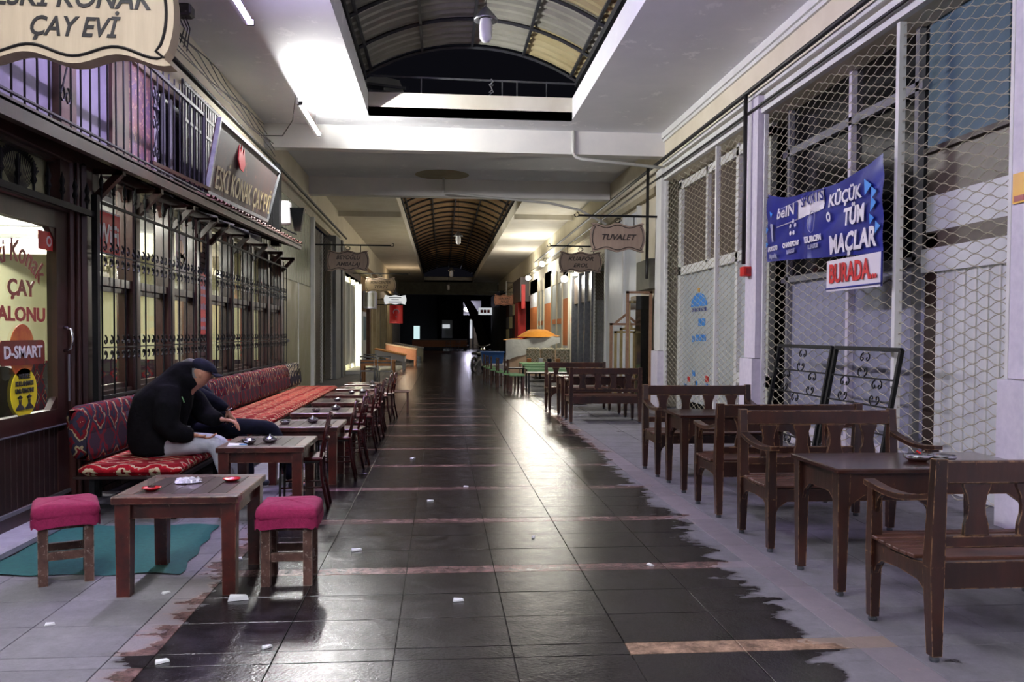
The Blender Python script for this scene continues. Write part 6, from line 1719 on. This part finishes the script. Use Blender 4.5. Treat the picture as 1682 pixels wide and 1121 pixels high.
def fused(name, g, m, parent, vox=0.018):
    """melt the overlapping lofts into one continuous surface"""
    me = g.mesh(name, True); fix(me)
    o = bpy.data.objects.new(name, me); COL.objects.link(o)
    r = o.modifiers.new('r', 'REMESH'); r.mode = 'VOXEL'; r.voxel_size = vox; r.use_smooth_shade = True
    s = o.modifiers.new('s', 'SMOOTH'); s.factor = 0.6; s.iterations = 5
    dg = bpy.context.evaluated_depsgraph_get()
    nm = bpy.data.meshes.new_from_object(o.evaluated_get(dg))
    bpy.data.objects.remove(o); nm.materials.clear(); nm.name = name
    return link(name, nm, m, parent)
cg = G()
loft(cg, [(-0.02, 0, 0.452, 0.17, 0.2), (-0.04, 0, 0.47, 0.21, 0.24), (-0.05, 0, 0.58, 0.235, 0.26), (-0.03, 0, 0.72, 0.25, 0.26), (0.0, 0, 0.86, 0.26, 0.27), (0.03, 0, 0.98, 0.25, 0.26), (0.09, 0, 1.08, 0.2, 0.22), (0.15, 0, 1.15, 0.16, 0.17), (0.2, 0, 1.22, 0.13, 0.14), (0.22, 0, 1.27, 0.09, 0.11), (0.23, 0, 1.285, 0.05, 0.06)])
cg.tube([(0.12, -0.16, 1.04), (0.13, -0.24, 0.9), (0.13, -0.265, 0.75), (0.2, -0.24, 0.67), (0.28, -0.2, 0.645), (0.335, -0.178, 0.64)], 0.1, 14, radii=[0.11, 0.115, 0.11, 0.095, 0.08, 0.055])
cg.tube([(0.1, 0.18, 1.04), (0.22, 0.27, 0.9), (0.3, 0.28, 0.78), (0.4, 0.24, 0.74), (0.47, 0.21, 0.74)], 0.1, 14, radii=[0.11, 0.11, 0.1, 0.08, 0.055])
cg.tube([(0.14, -0.09, 1.2), (0.25, -0.1, 1.13), (0.31, -0.06, 1.06)], 0.06, 10, radii=[0.07, 0.06, 0.05])
cg.tube([(0.14, 0.09, 1.2), (0.25, 0.1, 1.13), (0.31, 0.06, 1.06)], 0.06, 10, radii=[0.07, 0.06, 0.05])
fused('coat', cg, 'black cloth', P1)
part('sleeve_glint', G().tube([(0.245, -0.21, 0.98), (0.26, -0.215, 0.955), (0.265, -0.21, 0.93)], 0.005, 5), 'green cloth', P1)  # green glint on the coat, laid on as a coloured stroke
tj = sub_(J, ['pelvis', 'hipR', 'kneeR', 'shinR', 'ankR', 'hipL', 'kneeL', 'shinL', 'ankL'], 0.018)
tj['hipR'] = ((0.06, -0.1, 0.54), (0.115, 0.115)); tj['kneeR'] = (J['kneeR'][0], (0.085, 0.085))
skin_obj('trousers', tj, [('pelvis', 'hipR'), ('hipR', 'kneeR'), ('kneeR', 'shinR'), ('shinR', 'ankR'), ('pelvis', 'hipL'), ('hipL', 'kneeL'), ('kneeL', 'shinL'), ('shinL', 'ankL')], 'pale cloth', P1)
for sy in (-0.14, 0.13):
    x = 0.72 if sy < 0 else 0.66
    skin_obj('shoe', {'a': ((x - 0.03, sy, 0.06), (0.045, 0.045)), 'b': ((x + 0.08, sy, 0.05), (0.048, 0.042)), 'c': ((x + 0.2, sy, 0.038), (0.042, 0.032))}, [('a', 'b'), ('b', 'c')], 'shoe leather', P1)
# cap, hair, ear, face details
hd = Vector((0.37, -0.01, 1.185))
cap = G()
def cap_fn(u, v):
    a = u * 2 * PI; p = v * PI / 2
    return (hd.x - 0.005 + 0.112 * math.cos(a) * math.cos(p) + 0.02 * (1 - v), hd.y + 0.098 * math.sin(a) * math.cos(p), hd.z + 0.025 + 0.1 * math.sin(p) - 0.05 * math.cos(a) * math.cos(p) * 0.6)
cap.grid(cap_fn, 24, 8)
cp = part('cap', cap, 'navy cloth', P1, True)
part('cap_brim', G().grid(lambda u, v: (hd.x + 0.1 + 0.07 * v * math.cos((u - 0.5) * 2.2), hd.y + (0.09 + 0.0 * v) * math.sin((u - 0.5) * 2.6), hd.z + 0.0 - 0.035 * v), 12, 3).grid(lambda u, v: (hd.x + 0.1 + 0.07 * v * math.cos((u - 0.5) * 2.2), hd.y + 0.09 * math.sin((u - 0.5) * 2.6), hd.z - 0.008 - 0.035 * v), 12, 3), 'navy cloth', cp, True)
part('hair', G().grid(lambda u, v: (hd.x - 0.02 + 0.1 * math.cos(PI * (0.45 + 1.1 * u)) , hd.y + 0.088 * math.sin(PI * (0.45 + 1.1 * u)), hd.z + 0.04 - 0.085 * v), 16, 4), 'grey paint', P1, True)
part('ear', G().lathe([(0, -0.028), (0.012, -0.02), (0.017, 0.0), (0.014, 0.02), (0, 0.03)], (hd.x + 0.0, hd.y - 0.088, hd.z - 0.02), 10), 'skin', P1, True)
part('ear', G().lathe([(0, -0.028), (0.012, -0.02), (0.017, 0.0), (0.014, 0.02), (0, 0.03)], (hd.x + 0.0, hd.y + 0.088, hd.z - 0.02), 10), 'skin', P1, True)
part('nose', G().tube([(hd.x + 0.095, hd.y, hd.z - 0.01), (hd.x + 0.125, hd.y, hd.z - 0.05), (hd.x + 0.09, hd.y, hd.z - 0.058)], 0.012, 6), 'skin', P1, True)
for s in (-1, 1):
    part('eye', G().lathe([(0, -0.01), (0.012, -0.004), (0.012, 0.004), (0, 0.01)], (hd.x + 0.09, hd.y + s * 0.03, hd.z - 0.012), 8), 'ink', P1, True)
part('mouth', G().tube([(hd.x + 0.085, hd.y - 0.022, hd.z - 0.08), (hd.x + 0.096, hd.y, hd.z - 0.078), (hd.x + 0.085, hd.y + 0.022, hd.z - 0.08)], 0.004, 5), 'letter red', P1, True)

# Person two: navy suit, seated behind, thigh stretched to the right, one hand raised with a wristwatch
P2 = thing('person', 'person in navy jacket and trousers with a wristwatch, seated behind the coat wearer', 'person', (-2.5, 8.28, 0))
J2 = {
 'pelvis': ((0.0, 0, 0.57), (0.13, 0.145)), 'waist': ((0.0, 0, 0.75), (0.115, 0.135)), 'chest': ((0.0, 0, 0.96), (0.12, 0.155)),
 'neck0': ((0.02, 0, 1.05), (0.062, 0.068)), 'neck': ((0.03, 0, 1.09), 0.055), 'head0': ((0.05, 0, 1.13), (0.086, 0.08)), 'head': ((0.06, 0, 1.19), (0.112, 0.094)), 'crown': ((0.055, 0, 1.245), (0.096, 0.086)),
 'hipR': ((0.06, -0.1, 0.56), 0.09), 'midR': ((0.5, -0.12, 0.64), 0.072), 'kneeR': ((0.86, -0.1, 0.62), 0.06), 'shinR': ((0.98, -0.1, 0.36), 0.048), 'ankR': ((1.04, -0.1, 0.1), 0.037), 'toeR': ((1.2, -0.1, 0.04), 0.03),
 'hipL': ((0.06, 0.1, 0.56), 0.09), 'kneeL': ((0.5, 0.14, 0.55), 0.06), 'shinL': ((0.56, 0.14, 0.32), 0.048), 'ankL': ((0.6, 0.14, 0.09), 0.037), 'toeL': ((0.77, 0.14, 0.04), 0.03),
 'shR': ((0.02, -0.19, 1.04), 0.058), 'elR': ((0.26, -0.24, 0.93), 0.043), 'foR': ((0.38, -0.2, 0.86), 0.036), 'wrR': ((0.47, -0.17, 0.79), (0.026, 0.019)),
 'shL': ((0.02, 0.19, 1.04), 0.058), 'elL': ((0.2, 0.26, 0.84), 0.043), 'foL': ((0.3, 0.22, 0.76), 0.036), 'wrL': ((0.4, 0.16, 0.7), (0.026, 0.019)),
}
E2 = [('pelvis', 'waist'), ('waist', 'chest'), ('chest', 'neck0'), ('neck0', 'neck'), ('neck', 'head0'), ('head0', 'head'), ('head', 'crown'),
      ('pelvis', 'hipR'), ('hipR', 'midR'), ('midR', 'kneeR'), ('kneeR', 'shinR'), ('shinR', 'ankR'), ('ankR', 'toeR'), ('pelvis', 'hipL'), ('hipL', 'kneeL'), ('kneeL', 'shinL'), ('shinL', 'ankL'), ('ankL', 'toeL'),
      ('chest', 'shR'), ('shR', 'elR'), ('elR', 'foR'), ('foR', 'wrR'), ('chest', 'shL'), ('shL', 'elL'), ('elL', 'foL'), ('foL', 'wrL')]
bj = dict(J2); be = list(E2)
hand_fingers(bj, be, 'wrR', (0.35, 0.0, -1), (1, 0, 0.3), 0.3, 'r', 0.1)
hand_fingers(bj, be, 'wrL', (0.8, -0.3, -0.5), (0, -1, 0), 0.8, 'l')
skin_obj('body', bj, be, 'skin', P2)
cg = G()
loft(cg, [(0.0, 0, 0.47, 0.17, 0.2), (0.0, 0, 0.6, 0.18, 0.21), (0.0, 0, 0.8, 0.17, 0.21), (0.01, 0, 0.95, 0.17, 0.22), (0.02, 0, 1.03, 0.13, 0.2), (0.03, 0, 1.09, 0.09, 0.1), (0.04, 0, 1.11, 0.07, 0.08)])
cg.tube([(0.02, -0.17, 1.03), (0.14, -0.24, 0.98), (0.27, -0.24, 0.92), (0.38, -0.2, 0.86), (0.45, -0.176, 0.81)], 0.08, 12, radii=[0.085, 0.085, 0.075, 0.062, 0.045])
cg.tube([(0.02, 0.17, 1.03), (0.12, 0.25, 0.92), (0.2, 0.26, 0.82), (0.3, 0.22, 0.76), (0.38, 0.17, 0.715)], 0.08, 12, radii=[0.085, 0.085, 0.075, 0.062, 0.045])
fused('jacket', cg, 'navy cloth', P2)
tj = sub_(J2, ['pelvis', 'hipR', 'midR', 'kneeR', 'shinR', 'ankR', 'hipL', 'kneeL', 'shinL', 'ankL'], 0.016)
skin_obj('trousers', tj, [('pelvis', 'hipR'), ('hipR', 'midR'), ('midR', 'kneeR'), ('kneeR', 'shinR'), ('shinR', 'ankR'), ('pelvis', 'hipL'), ('hipL', 'kneeL'), ('kneeL', 'shinL'), ('shinL', 'ankL')], 'navy cloth', P2)
for x, sy in ((1.04, -0.1), (0.6, 0.14)):
    skin_obj('shoe', {'a': ((x - 0.03, sy, 0.06), (0.045, 0.045)), 'b': ((x + 0.08, sy, 0.05), (0.048, 0.042)), 'c': ((x + 0.19, sy, 0.038), (0.042, 0.032))}, [('a', 'b'), ('b', 'c')], 'shoe leather', P2)
hd = Vector((0.06, 0, 1.185))
part('hair', G().grid(lambda u, v: (hd.x - 0.012 + 0.1 * math.cos(u * 2 * PI) * math.cos(v * PI / 2), hd.y + 0.09 * math.sin(u * 2 * PI) * math.cos(v * PI / 2), hd.z + 0.03 + 0.075 * math.sin(v * PI / 2) - 0.03 * (math.cos(u * 2 * PI) < 0.2) * (1 - v)), 20, 6), 'ink', P2, True)
for s in (-1, 1):
    part('ear', G().lathe([(0, -0.028), (0.012, -0.02), (0.017, 0.0), (0.014, 0.02), (0, 0.03)], (hd.x, hd.y + s * 0.084, hd.z - 0.02), 10), 'skin', P2, True)
    part('eye', G().lathe([(0, -0.01), (0.012, -0.004), (0.012, 0.004), (0, 0.01)], (hd.x + 0.086, hd.y + s * 0.03, hd.z - 0.01), 8), 'ink', P2, True)
part('nose', G().tube([(hd.x + 0.09, hd.y, hd.z - 0.01), (hd.x + 0.12, hd.y, hd.z - 0.05), (hd.x + 0.088, hd.y, hd.z - 0.058)], 0.012, 6), 'skin', P2, True)
part('mouth', G().tube([(hd.x + 0.08, hd.y - 0.022, hd.z - 0.08), (hd.x + 0.092, hd.y, hd.z - 0.078), (hd.x + 0.08, hd.y + 0.022, hd.z - 0.08)], 0.004, 5), 'letter red', P2, True)
part('wristwatch', G().tube([(0.463 + 0.034 * math.cos(a), -0.172 + 0.03 * math.sin(a), 0.8 + 0.012 * math.cos(a)) for a in [i * PI / 6 for i in range(13)]], 0.007, 5).lathe([(0, 0), (0.016, 0), (0.016, 0.006), (0, 0.008)], (0.475, -0.205, 0.8), 10), 'chrome', P2, True)
g_ = thing('tea_glass', 'tea glass held in front of the coat wearer', 'glass', (-1.98, 7.83, 0.69))
part('glass_wall', G().lathe([(0.0, 0.002), (0.023, 0.003), (0.026, 0.02), (0.022, 0.045), (0.024, 0.065), (0.03, 0.085), (0.029, 0.085), (0.022, 0.065), (0.02, 0.045), (0.023, 0.02), (0.0, 0.01)], n=20), 'window glass', g_, True)
part('tea', G().lathe([(0, 0.011), (0.021, 0.012), (0.024, 0.06), (0, 0.06)], n=16), 'tea', g_, True)
